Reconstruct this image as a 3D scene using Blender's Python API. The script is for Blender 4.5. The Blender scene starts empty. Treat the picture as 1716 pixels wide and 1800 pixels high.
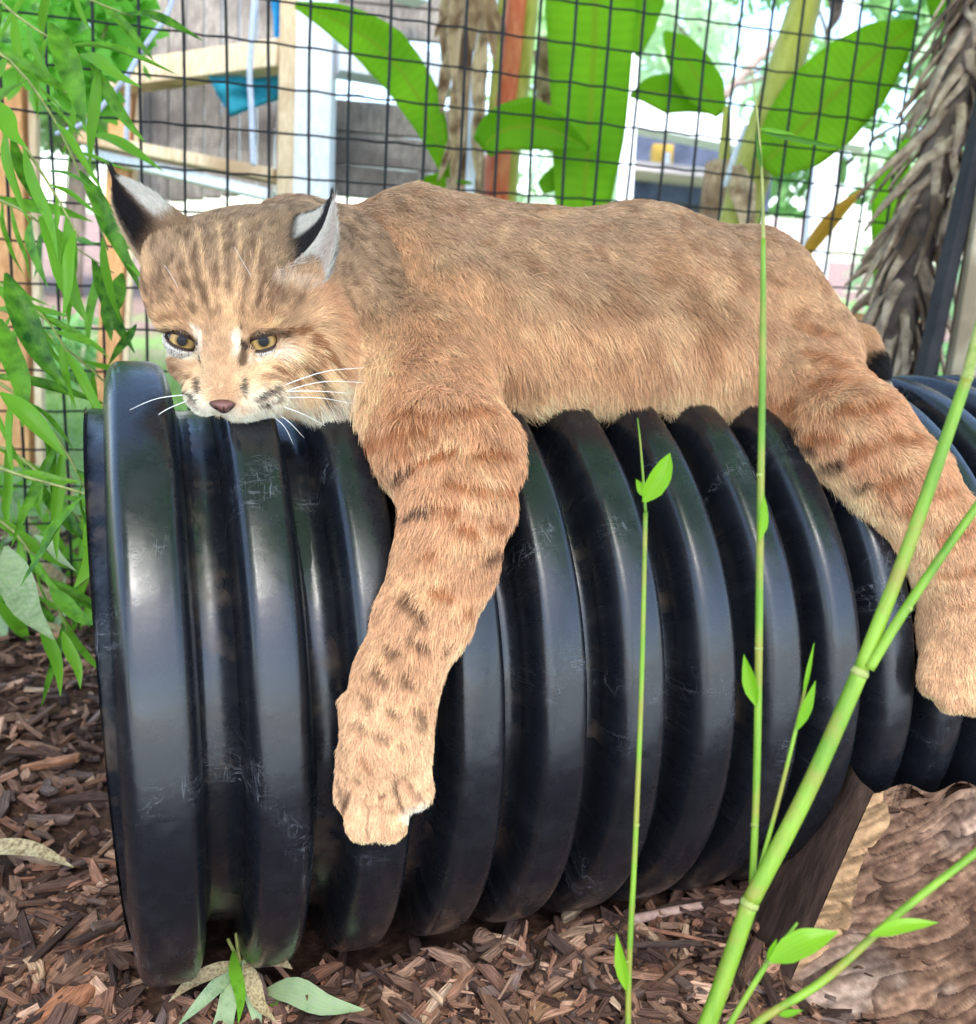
import bpy, bmesh, math, random
import numpy as np
from mathutils import Vector, Matrix
random.seed(7)
rng = np.random.default_rng(11)
S = bpy.context.scene
COL = S.collection
R_ = math.radians

# ------------------------------------------------------------------ camera
FPX = 1750.0                                   # focal length in pixels of the 1716 px wide photograph
CAM = np.array([-0.0207, -0.7552, 0.5466])
ROT = np.array([[0.938818, -0.032390, 0.342887],      # rows: world X, Y, Z in camera axes (right, down, forward)
                [-0.339354, -0.257011, 0.904867],
                [0.058817, -0.965866, -0.252278]])
cd = bpy.data.cameras.new('camera')
cam = bpy.data.objects.new('camera', cd)
COL.objects.link(cam)
S.camera = cam
_m = Matrix.Identity(4)
for i in range(3):
    _m[i][0], _m[i][1], _m[i][2], _m[i][3] = ROT[i][0], -ROT[i][1], -ROT[i][2], CAM[i]
cam.matrix_world = _m
cd.sensor_fit = 'HORIZONTAL'
cd.sensor_width = 36.0
cd.lens = 36.0 * FPX / 1716.0
cd.clip_start = 0.02
cd.clip_end = 400.0
cd.dof.use_dof = True
cd.dof.focus_distance = 0.66
cd.dof.aperture_fstop = 36.7 / 3.6

# ------------------------------------------------------------------ sky and sun
SUN_EL, SUN_AZ = R_(56), R_(192)               # high veiled sun behind the camera
w = bpy.data.worlds.new('World')
S.world = w
w.use_nodes = True
nt = w.node_tree
bg = nt.nodes['Background']
sky = nt.nodes.new('ShaderNodeTexSky')
sky.sky_type = 'NISHITA'
sky.sun_disc = False
sky.sun_elevation = SUN_EL
sky.sun_rotation = SUN_AZ
sky.air_density = 1.0
sky.dust_density = 1.6
sky.ozone_density = 1.5
nt.links.new(sky.outputs[0], bg.inputs[0])
bg.inputs[1].default_value = 0.15
sl = bpy.data.lights.new('sun', 'SUN')
sl.energy = 1.5
sl.angle = R_(22)
sl.color = (1.0, 0.975, 0.94)
so = bpy.data.objects.new('sun', sl)
COL.objects.link(so)
_d = Vector((math.cos(SUN_EL) * math.sin(SUN_AZ), math.cos(SUN_EL) * math.cos(SUN_AZ), math.sin(SUN_EL)))
so.rotation_euler = (-_d).to_track_quat('-Z', 'Y').to_euler()
S.view_settings.view_transform = 'Standard'
S.view_settings.look = 'None'
S.view_settings.gamma = 1.0
S.view_settings.use_curve_mapping = False
S.view_settings.exposure = 2.2
S.render.engine = 'CYCLES'
S.cycles.use_denoising = True
S.cycles.max_bounces = 8
S.cycles.transparent_max_bounces = 12
S.cycles.sample_clamp_indirect = 6.0
try:
    S.cycles_curves.shape = 'RIBBONS'
except Exception:
    pass


# ------------------------------------------------------------------ helpers
def W(px, py, d):
    """point seen at photograph pixel (px, py), d metres in front of the lens"""
    return CAM + ROT @ np.array([(px - 858) / FPX * d, (py - 900) / FPX * d, d])


def G(px, py, z=0.0):
    """ground point seen at a pixel"""
    v = ROT @ np.array([(px - 858) / FPX, (py - 900) / FPX, 1.0])
    t = (z - CAM[2]) / v[2]
    return CAM + v * t


PIPE_R, PIPE_Z = 0.23, 0.225


def pipe_depth(px, py, r=PIPE_R):
    v = ROT @ np.array([(px - 858) / FPX, (py - 900) / FPX, 1.0])
    oy, oz = CAM[1], CAM[2] - PIPE_Z
    a = v[1] ** 2 + v[2] ** 2
    b = oy * v[1] + oz * v[2]
    c = oy * oy + oz * oz - r * r
    disc = b * b - a * c
    if disc < 0:
        return -b / a
    return (-b - math.sqrt(disc)) / a


def lin(r, g, b):
    return tuple(((c / 255) / 12.92 if c / 255 <= .04045 else ((c / 255 + .055) / 1.055) ** 2.4) for c in (r, g, b))


def rgba(c):
    return (c[0], c[1], c[2], 1.0)


def tag(o, label=None, cat=None, group=None, kind=None):
    for k, v in (('label', label), ('category', cat), ('group', group), ('kind', kind)):
        if v:
            o[k] = v
    return o


def empty(name, loc, label, cat, group=None):
    o = bpy.data.objects.new(name, None)
    o.empty_display_size = 0.05
    COL.objects.link(o)
    o.location = Vector(loc)
    return tag(o, label, cat, group)


def mesh_obj(name, verts, faces, mat, parent=None, smooth=True, uv=None, col=None):
    me = bpy.data.meshes.new(name)
    me.from_pydata([tuple(map(float, v)) for v in verts], [], [tuple(map(int, f)) for f in faces])
    if uv is not None:
        ul = me.uv_layers.new(name='UVMap')
        li = np.empty(len(me.loops), dtype=np.int32)
        me.loops.foreach_get('vertex_index', li)
        ul.data.foreach_set('uv', np.asarray(uv, dtype=np.float32)[li].ravel())
    if col is not None:
        ca = me.color_attributes.new('Col', 'FLOAT_COLOR', 'POINT')
        c4 = np.ones((len(verts), 4), dtype=np.float32)
        c4[:, :3] = col
        ca.data.foreach_set('color', c4.ravel())
    if smooth:
        me.polygons.foreach_set('use_smooth', [True] * len(me.polygons))
    me.update()
    return link_mesh(name, me, mat, parent)


def link_mesh(name, me, mat, parent=None):
    o = bpy.data.objects.new(name, me)
    COL.objects.link(o)
    if mat is not None and not me.materials:
        me.materials.append(mat)
    if parent is not None:
        o.parent = parent
        o.matrix_parent_inverse = parent.matrix_basis.inverted()
    return o


class MB:
    """collects pieces into one mesh"""

    def __init__(self):
        self.v, self.f, self.uv, self.c = [], [], [], []

    def add(self, v, f, uv=None, col=None):
        n = len(self.v)
        self.v.extend([tuple(p) for p in v])
        self.f.extend([tuple(i + n for i in q) for q in f])
        self.uv.extend(uv if uv is not None else [(0, 0)] * len(v))
        self.c.extend([col if col is not None else (1, 1, 1)] * len(v))
        return self

    def build(self, name, mat, parent=None, smooth=True, col=False):
        return mesh_obj(name, self.v, self.f, mat, parent, smooth, self.uv, np.array(self.c) if col else None)


def catmull(pts, n):
    pts = np.asarray(pts, float)
    if len(pts) == 2:
        t = np.linspace(0, 1, n)[:, None]
        return pts[0] * (1 - t) + pts[1] * t
    P = np.vstack([2 * pts[0] - pts[1], pts, 2 * pts[-1] - pts[-2]])
    out = []
    m = len(pts) - 1
    for s in np.linspace(0, m, n):
        i = min(int(s), m - 1)
        t = s - i
        p0, p1, p2, p3 = P[i], P[i + 1], P[i + 2], P[i + 3]
        out.append(.5 * ((2 * p1) + (-p0 + p2) * t + (2 * p0 - 5 * p1 + 4 * p2 - p3) * t * t + (-p0 + 3 * p1 - 3 * p2 + p3) * t ** 3))
    return np.array(out)


def unit(v):
    v = np.asarray(v, float)
    return v / (np.linalg.norm(v) + 1e-12)


def tube(pts, radii, sides=8, cap=True):
    """tapered tube along points"""
    pts = np.asarray(pts, float)
    n = len(pts)
    radii = np.broadcast_to(np.asarray(radii, float), (n,)) if np.ndim(radii) == 0 else np.asarray(radii, float)
    tang = np.gradient(pts, axis=0)
    ref = np.array([0, 0, 1.0]) if abs(unit(tang[0])[2]) < .9 else np.array([1.0, 0, 0])
    v, f, uv = [], [], []
    a = unit(np.cross(tang[0], ref))
    L = 0
    for i in range(n):
        t = unit(tang[i])
        a = unit(a - t * (a @ t))
        b = np.cross(t, a)
        if i:
            L += np.linalg.norm(pts[i] - pts[i - 1])
        for k in range(sides):
            an = 2 * math.pi * k / sides
            v.append(pts[i] + radii[i] * (math.cos(an) * a + math.sin(an) * b))
            uv.append((k / sides, L))
    for i in range(n - 1):
        for k in range(sides):
            k2 = (k + 1) % sides
            f.append((i * sides + k, i * sides + k2, (i + 1) * sides + k2, (i + 1) * sides + k))
    if cap:
        f.append(tuple(range(sides - 1, -1, -1)))
        f.append(tuple((n - 1) * sides + k for k in range(sides)))
    return v, f, uv


def blade(mid, wl, wr, nrm, fold=0.15, n=9, across=2, wave=0.0, seed=0):
    """leaf blade: midrib through points, half widths left/right sampled along it"""
    P = catmull(mid, n)
    T = np.gradient(P, axis=0)
    wl = np.interp(np.linspace(0, 1, n), np.linspace(0, 1, len(wl)), wl)
    wr = np.interp(np.linspace(0, 1, n), np.linspace(0, 1, len(wr)), wr)
    rs = np.random.default_rng(seed)
    ph = rs.uniform(0, 6, 2)
    v, f, uv = [], [], []
    m = 2 * across + 1
    for i in range(n):
        t = unit(T[i])
        s = unit(np.cross(nrm, t))
        up = np.cross(t, s)
        for j in range(m):
            q = (j - across) / across
            wd = (wl if q < 0 else wr)[i]
            z = fold * abs(q) * wd + wave * wd * math.sin(ph[0 if q < 0 else 1] + i * 1.3) * q * q
            v.append(P[i] + s * q * wd + up * z)
            uv.append(((q + 1) / 2, i / (n - 1)))
    for i in range(n - 1):
        for j in range(m - 1):
            a = i * m + j
            f.append((a, a + 1, a + m + 1, a + m))
    return v, f, uv


def box_between(a, b, wx, wz, side):
    """beam from a to b, width wx along 'side', thickness wz across"""
    a, b = np.asarray(a, float), np.asarray(b, float)
    t = unit(b - a)
    s = unit(np.asarray(side, float) - t * (t @ np.asarray(side, float)))
    u = np.cross(t, s)
    v = []
    for p in (a, b):
        for sx, sz in ((-1, -1), (1, -1), (1, 1), (-1, 1)):
            v.append(p + s * sx * wx / 2 + u * sz * wz / 2)
    f = [(3, 2, 1, 0), (4, 5, 6, 7), (0, 1, 5, 4), (1, 2, 6, 5), (2, 3, 7, 6), (3, 0, 4, 7)]
    return v, f


def bevel_obj(o, width, seg=2):
    m = o.modifiers.new('bevel', 'BEVEL')
    m.width = width
    m.segments = seg
    return o


# value noise in numpy ------------------------------------------------
_lat = np.random.default_rng(5).random((32, 32, 32))


def vnoise(p, scale):
    q = np.asarray(p) * scale
    i = np.floor(q).astype(int)
    f = q - i
    f = f * f * (3 - 2 * f)
    i0, i1 = i % 32, (i + 1) % 32
    r = 0
    for dx in (0, 1):
        for dy in (0, 1):
            for dz in (0, 1):
                c = _lat[(i1 if dx else i0)[:, 0], (i1 if dy else i0)[:, 1], (i1 if dz else i0)[:, 2]]
                r = r + c * (f[:, 0] if dx else 1 - f[:, 0]) * (f[:, 1] if dy else 1 - f[:, 1]) * (f[:, 2] if dz else 1 - f[:, 2])
    return r


def sstep(a, b, x):
    t = np.clip((x - a) / (b - a), 0, 1)
    return t * t * (3 - 2 * t)


# ------------------------------------------------------------------ materials
def new_mat(name):
    m = bpy.data.materials.new(name)
    m.use_nodes = True
    return m, m.node_tree, m.node_tree.nodes['Principled BSDF']


def noise_mat(name, c1, c2, scale=20, rough=.7, bump=0.2, stretch=(1, 1, 1), detail=6, spec=.3, dist=.01, contrast=(.35, .65), coat=0, c3=None, s3=3):
    m, t, b = new_mat(name)
    N, L = t.nodes, t.links
    tc = N.new('ShaderNodeTexCoord')
    mp = N.new('ShaderNodeMapping')
    mp.inputs['Scale'].default_value = stretch
    L.new(tc.outputs['Object'], mp.inputs[0])
    nz = N.new('ShaderNodeTexNoise')
    nz.inputs['Scale'].default_value = scale
    nz.inputs['Detail'].default_value = detail
    nz.inputs['Roughness'].default_value = .65
    L.new(mp.outputs[0], nz.inputs['Vector'])
    cr = N.new('ShaderNodeValToRGB')
    cr.color_ramp.elements[0].position, cr.color_ramp.elements[1].position = contrast
    cr.color_ramp.elements[0].color, cr.color_ramp.elements[1].color = rgba(c1), rgba(c2)
    L.new(nz.outputs['Fac'], cr.inputs[0])
    out = cr.outputs[0]
    if c3 is not None:
        n3 = N.new('ShaderNodeTexNoise')
        n3.inputs['Scale'].default_value = s3
        n3.inputs['Detail'].default_value = 5
        L.new(tc.outputs['Object'], n3.inputs['Vector'])
        r3 = N.new('ShaderNodeValToRGB')
        r3.color_ramp.elements[0].position, r3.color_ramp.elements[1].position = .48, .62
        L.new(n3.outputs['Fac'], r3.inputs[0])
        mx = N.new('ShaderNodeMix')
        mx.data_type = 'RGBA'
        L.new(r3.outputs[0], mx.inputs[0])
        L.new(out, mx.inputs[6])
        mx.inputs[7].default_value = rgba(c3)
        out = mx.outputs[2]
    L.new(out, b.inputs['Base Color'])
    b.inputs['Roughness'].default_value = rough
    b.inputs['Specular IOR Level'].default_value = spec
    b.inputs['Coat Weight'].default_value = coat
    if bump:
        bp = N.new('ShaderNodeBump')
        bp.inputs['Strength'].default_value = bump
        bp.inputs['Distance'].default_value = dist
        L.new(nz.outputs['Fac'], bp.inputs['Height'])
        L.new(bp.outputs[0], b.inputs['Normal'])
    return m


def leaf_mat(name, c1, c2, trans=.45, rough=.45, veins=0, vary=.35, dusty=None, rib=None, spec=.35):
    """leaf: two-tone base, veins along the UV, light passing through"""
    m, t, b = new_mat(name)
    N, L = t.nodes, t.links
    uv = N.new('ShaderNodeUVMap')
    tc = N.new('ShaderNodeTexCoord')
    oi = N.new('ShaderNodeObjectInfo')
    nz = N.new('ShaderNodeTexNoise')
    nz.inputs['Scale'].default_value = 9
    nz.inputs['Detail'].default_value = 5
    L.new(tc.outputs['Object'], nz.inputs['Vector'])
    ad = N.new('ShaderNodeMath')
    ad.operation = 'MULTIPLY_ADD'
    L.new(oi.outputs['Random'], ad.inputs[0])
    ad.inputs[1].default_value = vary
    L.new(nz.outputs['Fac'], ad.inputs[2])
    cr = N.new('ShaderNodeValToRGB')
    cr.color_ramp.elements[0].position, cr.color_ramp.elements[1].position = .35, .85
    cr.color_ramp.elements[0].color, cr.color_ramp.elements[1].color = rgba(c1), rgba(c2)
    L.new(ad.outputs[0], cr.inputs[0])
    out = cr.outputs[0]
    sx = N.new('ShaderNodeSeparateXYZ')
    L.new(uv.outputs[0], sx.inputs[0])
    if veins:
        wv = N.new('ShaderNodeMath')
        wv.operation = 'MULTIPLY'
        wv.inputs[1].default_value = veins
        L.new(sx.outputs[0] if veins < 60 else sx.outputs[1], wv.inputs[0])
        sn = N.new('ShaderNodeMath')
        sn.operation = 'SINE'
        L.new(wv.outputs[0], sn.inputs[0])
        mr = N.new('ShaderNodeMapRange')
        mr.inputs[1].default_value, mr.inputs[2].default_value = -1, 1
        mr.inputs[3].default_value, mr.inputs[4].default_value = .95, 1.03
        L.new(sn.outputs[0], mr.inputs[0])
        mv = N.new('ShaderNodeMix')
        mv.data_type = 'RGBA'
        mv.blend_type = 'MULTIPLY'
        mv.inputs[0].default_value = 1
        L.new(out, mv.inputs[6])
        L.new(mr.outputs[0], mv.inputs[7])
        out = mv.outputs[2]
    if rib is not None:
        sb = N.new('ShaderNodeMath')
        sb.operation = 'SUBTRACT'
        sb.inputs[1].default_value = .5
        L.new(sx.outputs[0], sb.inputs[0])
        ab = N.new('ShaderNodeMath')
        ab.operation = 'ABSOLUTE'
        L.new(sb.outputs[0], ab.inputs[0])
        r2 = N.new('ShaderNodeMapRange')
        r2.inputs[1].default_value, r2.inputs[2].default_value = .015, .05
        r2.inputs[3].default_value, r2.inputs[4].default_value = 1, 0
        L.new(ab.outputs[0], r2.inputs[0])
        mx = N.new('ShaderNodeMix')
        mx.data_type = 'RGBA'
        L.new(r2.outputs[0], mx.inputs[0])
        L.new(out, mx.inputs[6])
        mx.inputs[7].default_value = rgba(rib)
        out = mx.outputs[2]
    if dusty is not None:
        n2 = N.new('ShaderNodeTexNoise')
        n2.inputs['Scale'].default_value = 30
        n2.inputs['Detail'].default_value = 8
        L.new(tc.outputs['Object'], n2.inputs['Vector'])
        r2 = N.new('ShaderNodeValToRGB')
        r2.color_ramp.elements[0].position, r2.color_ramp.elements[1].position = .42, .68
        L.new(n2.outputs['Fac'], r2.inputs[0])
        mx = N.new('ShaderNodeMix')
        mx.data_type = 'RGBA'
        L.new(r2.outputs[0], mx.inputs[0])
        L.new(out, mx.inputs[6])
        mx.inputs[7].default_value = rgba(dusty)
        out = mx.outputs[2]
    L.new(out, b.inputs['Base Color'])
    b.inputs['Roughness'].default_value = rough
    b.inputs['Specular IOR Level'].default_value = spec
    tr = N.new('ShaderNodeBsdfTranslucent')
    L.new(out, tr.inputs[0])
    ms = N.new('ShaderNodeMixShader')
    ms.inputs[0].default_value = trans
    L.new(b.outputs[0], ms.inputs[1])
    L.new(tr.outputs[0], ms.inputs[2])
    L.new(ms.outputs[0], N['Material Output'].inputs[0])
    return m


def attr_mat(name, rough=.7, spec=.2, bump=0, scale=60, stretch=(1, 1, 1), sheen=0, vary=0, use_uv=False):
    m, t, b = new_mat(name)
    N, L = t.nodes, t.links
    at = N.new('ShaderNodeAttribute')
    at.attribute_name = 'Col'
    out = at.outputs['Color']
    b.inputs['Roughness'].default_value = rough
    b.inputs['Specular IOR Level'].default_value = spec
    if bump or vary:
        tc = N.new('ShaderNodeTexCoord')
        mp = N.new('ShaderNodeMapping')
        mp.inputs['Scale'].default_value = stretch
        L.new(tc.outputs['UV' if use_uv else 'Object'], mp.inputs[0])
        nz = N.new('ShaderNodeTexNoise')
        nz.inputs['Scale'].default_value = scale
        nz.inputs['Detail'].default_value = 6
        L.new(mp.outputs[0], nz.inputs['Vector'])
        if bump:
            bp = N.new('ShaderNodeBump')
            bp.inputs['Strength'].default_value = bump
            bp.inputs['Distance'].default_value = .003
            L.new(nz.outputs['Fac'], bp.inputs['Height'])
            L.new(bp.outputs[0], b.inputs['Normal'])
        if vary:
            mr = N.new('ShaderNodeMapRange')
            mr.inputs[1].default_value, mr.inputs[2].default_value = .3, .7
            mr.inputs[3].default_value, mr.inputs[4].default_value = 1 - vary, 1 + vary
            L.new(nz.outputs['Fac'], mr.inputs[0])
            mv = N.new('ShaderNodeMix')
            mv.data_type = 'RGBA'
            mv.blend_type = 'MULTIPLY'
            mv.inputs[0].default_value = 1
            L.new(out, mv.inputs[6])
            L.new(mr.outputs[0], mv.inputs[7])
            out = mv.outputs[2]
    L.new(out, b.inputs['Base Color'])
    return m


def plain(name, c, rough=.5, spec=.4, coat=0, metallic=0):
    m, t, b = new_mat(name)
    b.inputs['Base Color'].default_value = rgba(c)
    b.inputs['Roughness'].default_value = rough
    b.inputs['Specular IOR Level'].default_value = spec
    b.inputs['Coat Weight'].default_value = coat
    b.inputs['Metallic'].default_value = metallic
    return m


def pipe_mat():
    m, t, b = new_mat('black_plastic')
    N, L = t.nodes, t.links
    tc = N.new('ShaderNodeTexCoord')
    # cylindrical coordinates of the pipe: along, angle, radius
    sx = N.new('ShaderNodeSeparateXYZ')
    L.new(tc.outputs['Object'], sx.inputs[0])

    def math_(op, a, bb=None, val=None):
        n = N.new('ShaderNodeMath')
        n.operation = op
        L.new(a, n.inputs[0])
        if bb is not None:
            L.new(bb, n.inputs[1])
        if val is not None:
            n.inputs[1].default_value = val
        return n.outputs[0]
    ang = math_('ARCTAN2', sx.outputs[2], sx.outputs[1])
    rad = math_('SQRT', math_('ADD', math_('MULTIPLY', sx.outputs[1], sx.outputs[1]), math_('MULTIPLY', sx.outputs[2], sx.outputs[2])))
    cb = N.new('ShaderNodeCombineXYZ')
    L.new(sx.outputs[0], cb.inputs[0])
    L.new(math_('MULTIPLY', ang, val=.23), cb.inputs[1])

    def noise(scale, vec, detail=6, rough=.6, stretch=None, distort=0):
        if stretch:
            mp = N.new('ShaderNodeMapping')
            mp.inputs['Scale'].default_value = stretch
            L.new(vec, mp.inputs[0])
            vec = mp.outputs[0]
        n = N.new('ShaderNodeTexNoise')
        n.inputs['Scale'].default_value = scale
        n.inputs['Detail'].default_value = detail
        n.inputs['Roughness'].default_value = rough
        n.inputs['Distortion'].default_value = distort
        L.new(vec, n.inputs['Vector'])
        return n.outputs['Fac']

    def rng_(v, a, bb, c=0, d=1):
        r = N.new('ShaderNodeMapRange')
        r.inputs[1].default_value, r.inputs[2].default_value = a, bb
        r.inputs[3].default_value, r.inputs[4].default_value = c, d
        L.new(v, r.inputs[0])
        return r.outputs[0]

    def mix(fac, a, bb):
        x = N.new('ShaderNodeMix')
        x.data_type = 'RGBA'
        L.new(fac, x.inputs[0])
        for i, q in ((6, a), (7, bb)):
            if isinstance(q, tuple):
                x.inputs[i].default_value = rgba(q)
            else:
                L.new(q, x.inputs[i])
        return x.outputs[2]
    cyl = cb.outputs[0]
    # thin scratches: bands of a stretched, warped noise
    scr = None
    for st, sc, ds in (((60, 7, 1), 1.6, 1.2), ((9, 55, 1), 1.5, 2.0), ((30, 34, 1), 1.3, 3.2)):
        nz = noise(sc, cyl, 3, .5, st, ds)
        band = rng_(math_('ABSOLUTE', math_('SUBTRACT', nz, val=.5)), 0, .006, 1, 0)
        gate = rng_(noise(11, cyl, 3, .6, (1, 1, 1 + sc)),   .57, .68)
        s_ = math_('MULTIPLY', band, gate)
        scr = s_ if scr is None else math_('MAXIMUM', scr, s_)
    dust = rng_(noise(24, cyl, 10, .75), .5, .8, 0, .5)
    col = mix(dust, (.0065, .0075, .0105), (.032, .034, .038))
    col = mix(math_('MULTIPLY', scr, val=.75), col, (.17, .18, .20))
    # brown soil lodged in the grooves, in patches
    groove = rng_(rad, .194, .210, 1, 0)
    soil = rng_(noise(30, cyl, 9, .75, (.6, .45, 1)), .52, .66)
    soil = math_('MULTIPLY', groove, soil)
    low = rng_(sx.outputs[2], -.235, -.10, 1, 0)
    soil2 = math_('MULTIPLY', rng_(noise(40, cyl, 9, .8), .5, .7), low)
    soil = math_('MAXIMUM', math_('MULTIPLY', soil, val=.6), math_('MULTIPLY', soil2, val=.7))
    col = mix(soil, col, (.085, .055, .034))
    L.new(col, b.inputs['Base Color'])
    ro = rng_(noise(30, cyl, 8, .7), .3, .7, .19, .37)
    ro2 = math_('ADD', ro, math_('MULTIPLY', math_('MAXIMUM', soil, scr), val=.4))
    L.new(ro2, b.inputs['Roughness'])
    b.inputs['Specular IOR Level'].default_value = .58
    bp = N.new('ShaderNodeBump')
    bp.inputs['Strength'].default_value = .25
    bp.inputs['Distance'].default_value = .004
    hgt = math_('ADD', noise(22, cyl, 4, .5), math_('MULTIPLY', scr, val=.08))
    L.new(hgt, bp.inputs['Height'])
    L.new(bp.outputs[0], b.inputs['Normal'])
    return m


M = {}
M['pipe'] = pipe_mat()
M['wire'] = plain('black_wire', (.007, .008, .009), .5, .25)
M['soil'] = noise_mat('mulch_soil', lin(38, 27, 22), lin(92, 68, 54), 55, .9, .6, dist=.02, c3=lin(66, 46, 38), s3=14)
M['chip'] = attr_mat('wood_chips', .85, .15, .9, 1.0, (900, 70, 1), vary=.6, use_uv=True)
M['logtop'] = attr_mat('weathered_grain', .9, .1, .7, 150, (1, 1, 1), vary=.3)
M['dirt'] = noise_mat('bare_dirt', lin(150, 128, 116), lin(196, 176, 165), 14, .95, .4, dist=.02, c3=lin(128, 112, 100), s3=3)
M['grass'] = leaf_mat('grass_blade', lin(98, 140, 60), lin(140, 178, 92), .4, .6)
M['bamboo'] = leaf_mat('bamboo_leaf', lin(26, 76, 18), lin(108, 162, 44), .4, .32, veins=40, vary=.75, spec=.2)
M['bamboo_dusty'] = leaf_mat('dusty_bamboo_leaf', lin(110, 138, 92), lin(150, 172, 122), .2, .6, veins=40, vary=.3, dusty=lin(150, 162, 128))
M['dryleaf'] = leaf_mat('dry_leaf', lin(176, 156, 112), lin(205, 190, 150), .2, .6, veins=40, vary=.2, dusty=lin(120, 100, 72))
M['twig'] = noise_mat('twig_bark', lin(110, 120, 62), lin(160, 160, 96), 60, .7, .2)
M['shoot'] = noise_mat('green_stem', lin(78, 118, 22), lin(126, 158, 46), 34, .42, .1, (1, 1, .15), spec=.35, c3=lin(128, 128, 50), s3=42)
M['node'] = noise_mat('stem_node', lin(112, 130, 52), lin(158, 162, 96), 80, .6, .3)
M['shootleaf'] = leaf_mat('young_leaf', lin(108, 168, 20), lin(144, 196, 46), .5, .4, veins=36, vary=.3)
M['banana'] = leaf_mat('banana_leaf', lin(108, 172, 22), lin(152, 206, 40), .55, .5, veins=190, vary=.25, rib=lin(150, 180, 40), spec=.12)
M['banana_dry'] = leaf_mat('dry_banana_leaf', lin(166, 132, 92), lin(214, 190, 150), .25, .7, veins=44, vary=.4, dusty=lin(120, 88, 58))
M['banana_yellow'] = leaf_mat('yellow_banana_leaf', lin(198, 150, 40), lin(226, 184, 70), .4, .5, veins=44)
M['banana_red'] = noise_mat('red_stem', lin(200, 84, 50), lin(224, 140, 96), 16, .5, .1, (3, 3, .3))
M['banana_olive'] = noise_mat('olive_stem', lin(152, 150, 46), lin(186, 180, 88), 14, .5, .1, (3, 3, .3))
M['banana_husk'] = noise_mat('husk', lin(150, 116, 82), lin(208, 178, 140), 26, .8, .5, (4, 4, .4), c3=lin(110, 78, 52), s3=9)
M['whitewood'] = noise_mat('white_painted_wood', lin(214, 218, 226), lin(238, 240, 244), 16, .6, .15, (6, 6, .6))
M['rawwood'] = noise_mat('raw_pine', lin(196, 168, 132), lin(226, 204, 172), 18, .7, .3, (6, 6, .5), c3=lin(176, 146, 112))
M['greywood'] = noise_mat('grey_boards', lin(112, 104, 98), lin(152, 144, 136), 16, .8, .3, (6, 6, .5), c3=lin(92, 84, 80))
M['orangewood'] = noise_mat('orange_stained_wood', lin(178, 122, 74), lin(212, 160, 108), 16, .7, .3, (6, 6, .5))
M['teal'] = noise_mat('teal_cloth', lin(20, 110, 132), lin(36, 140, 160), 40, .8, .3)
M['blue'] = noise_mat('blue_cloth', lin(24, 128, 184), lin(50, 150, 204), 40, .8, .3)
M['rope'] = noise_mat('pale_rope', lin(196, 200, 226), lin(226, 228, 242), 160, .8, .4)
M['husk'] = noise_mat('palm_leaf_base', lin(142, 116, 96), lin(204, 178, 150), 34, .85, .5, (1, 1, 1), c3=lin(100, 78, 64), s3=12)
M['palmcore'] = noise_mat('palm_core', lin(74, 62, 56), lin(122, 104, 94), 30, .9, .5)
M['board'] = noise_mat('weathered_board', lin(168, 148, 120), lin(200, 182, 154), 12, .75, .3, (8, 8, .5), c3=lin(140, 120, 96), s3=5)
M['frame'] = noise_mat('dark_post', lin(34, 32, 36), lin(54, 50, 52), 20, .7, .2)
M['darkwall'] = noise_mat('dark_blue_wall', lin(52, 60, 78), lin(84, 92, 112), 6, .8, .2)
M['pinkwall'] = noise_mat('pale_wall', lin(186, 170, 172), lin(210, 198, 200), 6, .8, .2)
M['yellowbox'] = plain('yellow_card', lin(222, 180, 84), .7)
M['hedge'] = leaf_mat('tree_leaf', lin(120, 176, 100), lin(186, 222, 156), .55, .6, vary=.6)
M['hedge2'] = leaf_mat('pale_tree_leaf', lin(156, 198, 150), lin(208, 232, 196), .55, .6, vary=.6)
M['bark'] = noise_mat('bark', lin(120, 104, 96), lin(170, 152, 142), 18, .9, .6, (4, 4, .6))
M['vine'] = leaf_mat('vine_leaf', lin(96, 176, 44), lin(150, 214, 84), .5, .5, vary=.5)
M['log'] = noise_mat('weathered_log', lin(92, 66, 50), lin(168, 136, 108), 26, .9, .9, (1, 5, 5), dist=.012, c3=lin(194, 172, 154), s3=7, contrast=(.3, .7))
M['logshade'] = noise_mat('shaded_cut_face', lin(50, 36, 30), lin(96, 72, 60), 40, .9, .5, (1, 1, .2))  # darker than the weathered face: the side's shade is put into the colour
M['logpale'] = noise_mat('log_broken_edge', lin(150, 122, 92), lin(204, 178, 142), 40, .85, .6, (1, 6, 6), c3=lin(110, 84, 62), s3=16)
M['fibre'] = noise_mat('stick_bark', lin(140, 112, 98), lin(186, 156, 140), 60, .9, .5)

# ------------------------------------------------------------------ ground
FENCE_A, FENCE_B = None, None
# fence line: the fence runs nearly parallel to the pipe
_vf = unit(ROT @ np.array([5900 - 858, 830 - 900, FPX]))
_vf[2] = 0
FDIR = unit(_vf)
_p = W(250, 300, 1.42)
F0 = np.array([_p[0], _p[1], 0.0])


def ground_h(x, y):
    """mulch banks up along the pipe and to the right; beyond the fence the land rises gently"""
    p = np.stack([x, y, np.zeros_like(x)], 1)
    h = .020 * (vnoise(p, 7.3) - .5) + .010 * (vnoise(p, 23.) - .5) + .006 * (vnoise(p, 61.) - .5)
    near = np.exp(-((np.abs(y) - .16) / .09) ** 2)
    h = h + .016 * near * sstep(-.05, .1, x) + .05 * sstep(.3, .9, x) * np.exp(-((y + .18) / .2) ** 2)
    far = (x - F0[0]) * -FDIR[1] + (y - F0[1]) * FDIR[0]
    h = np.where(far > .3, h + .035 * np.clip(far - .3, 0, 40) * .8, h)
    return h - .004


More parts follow.
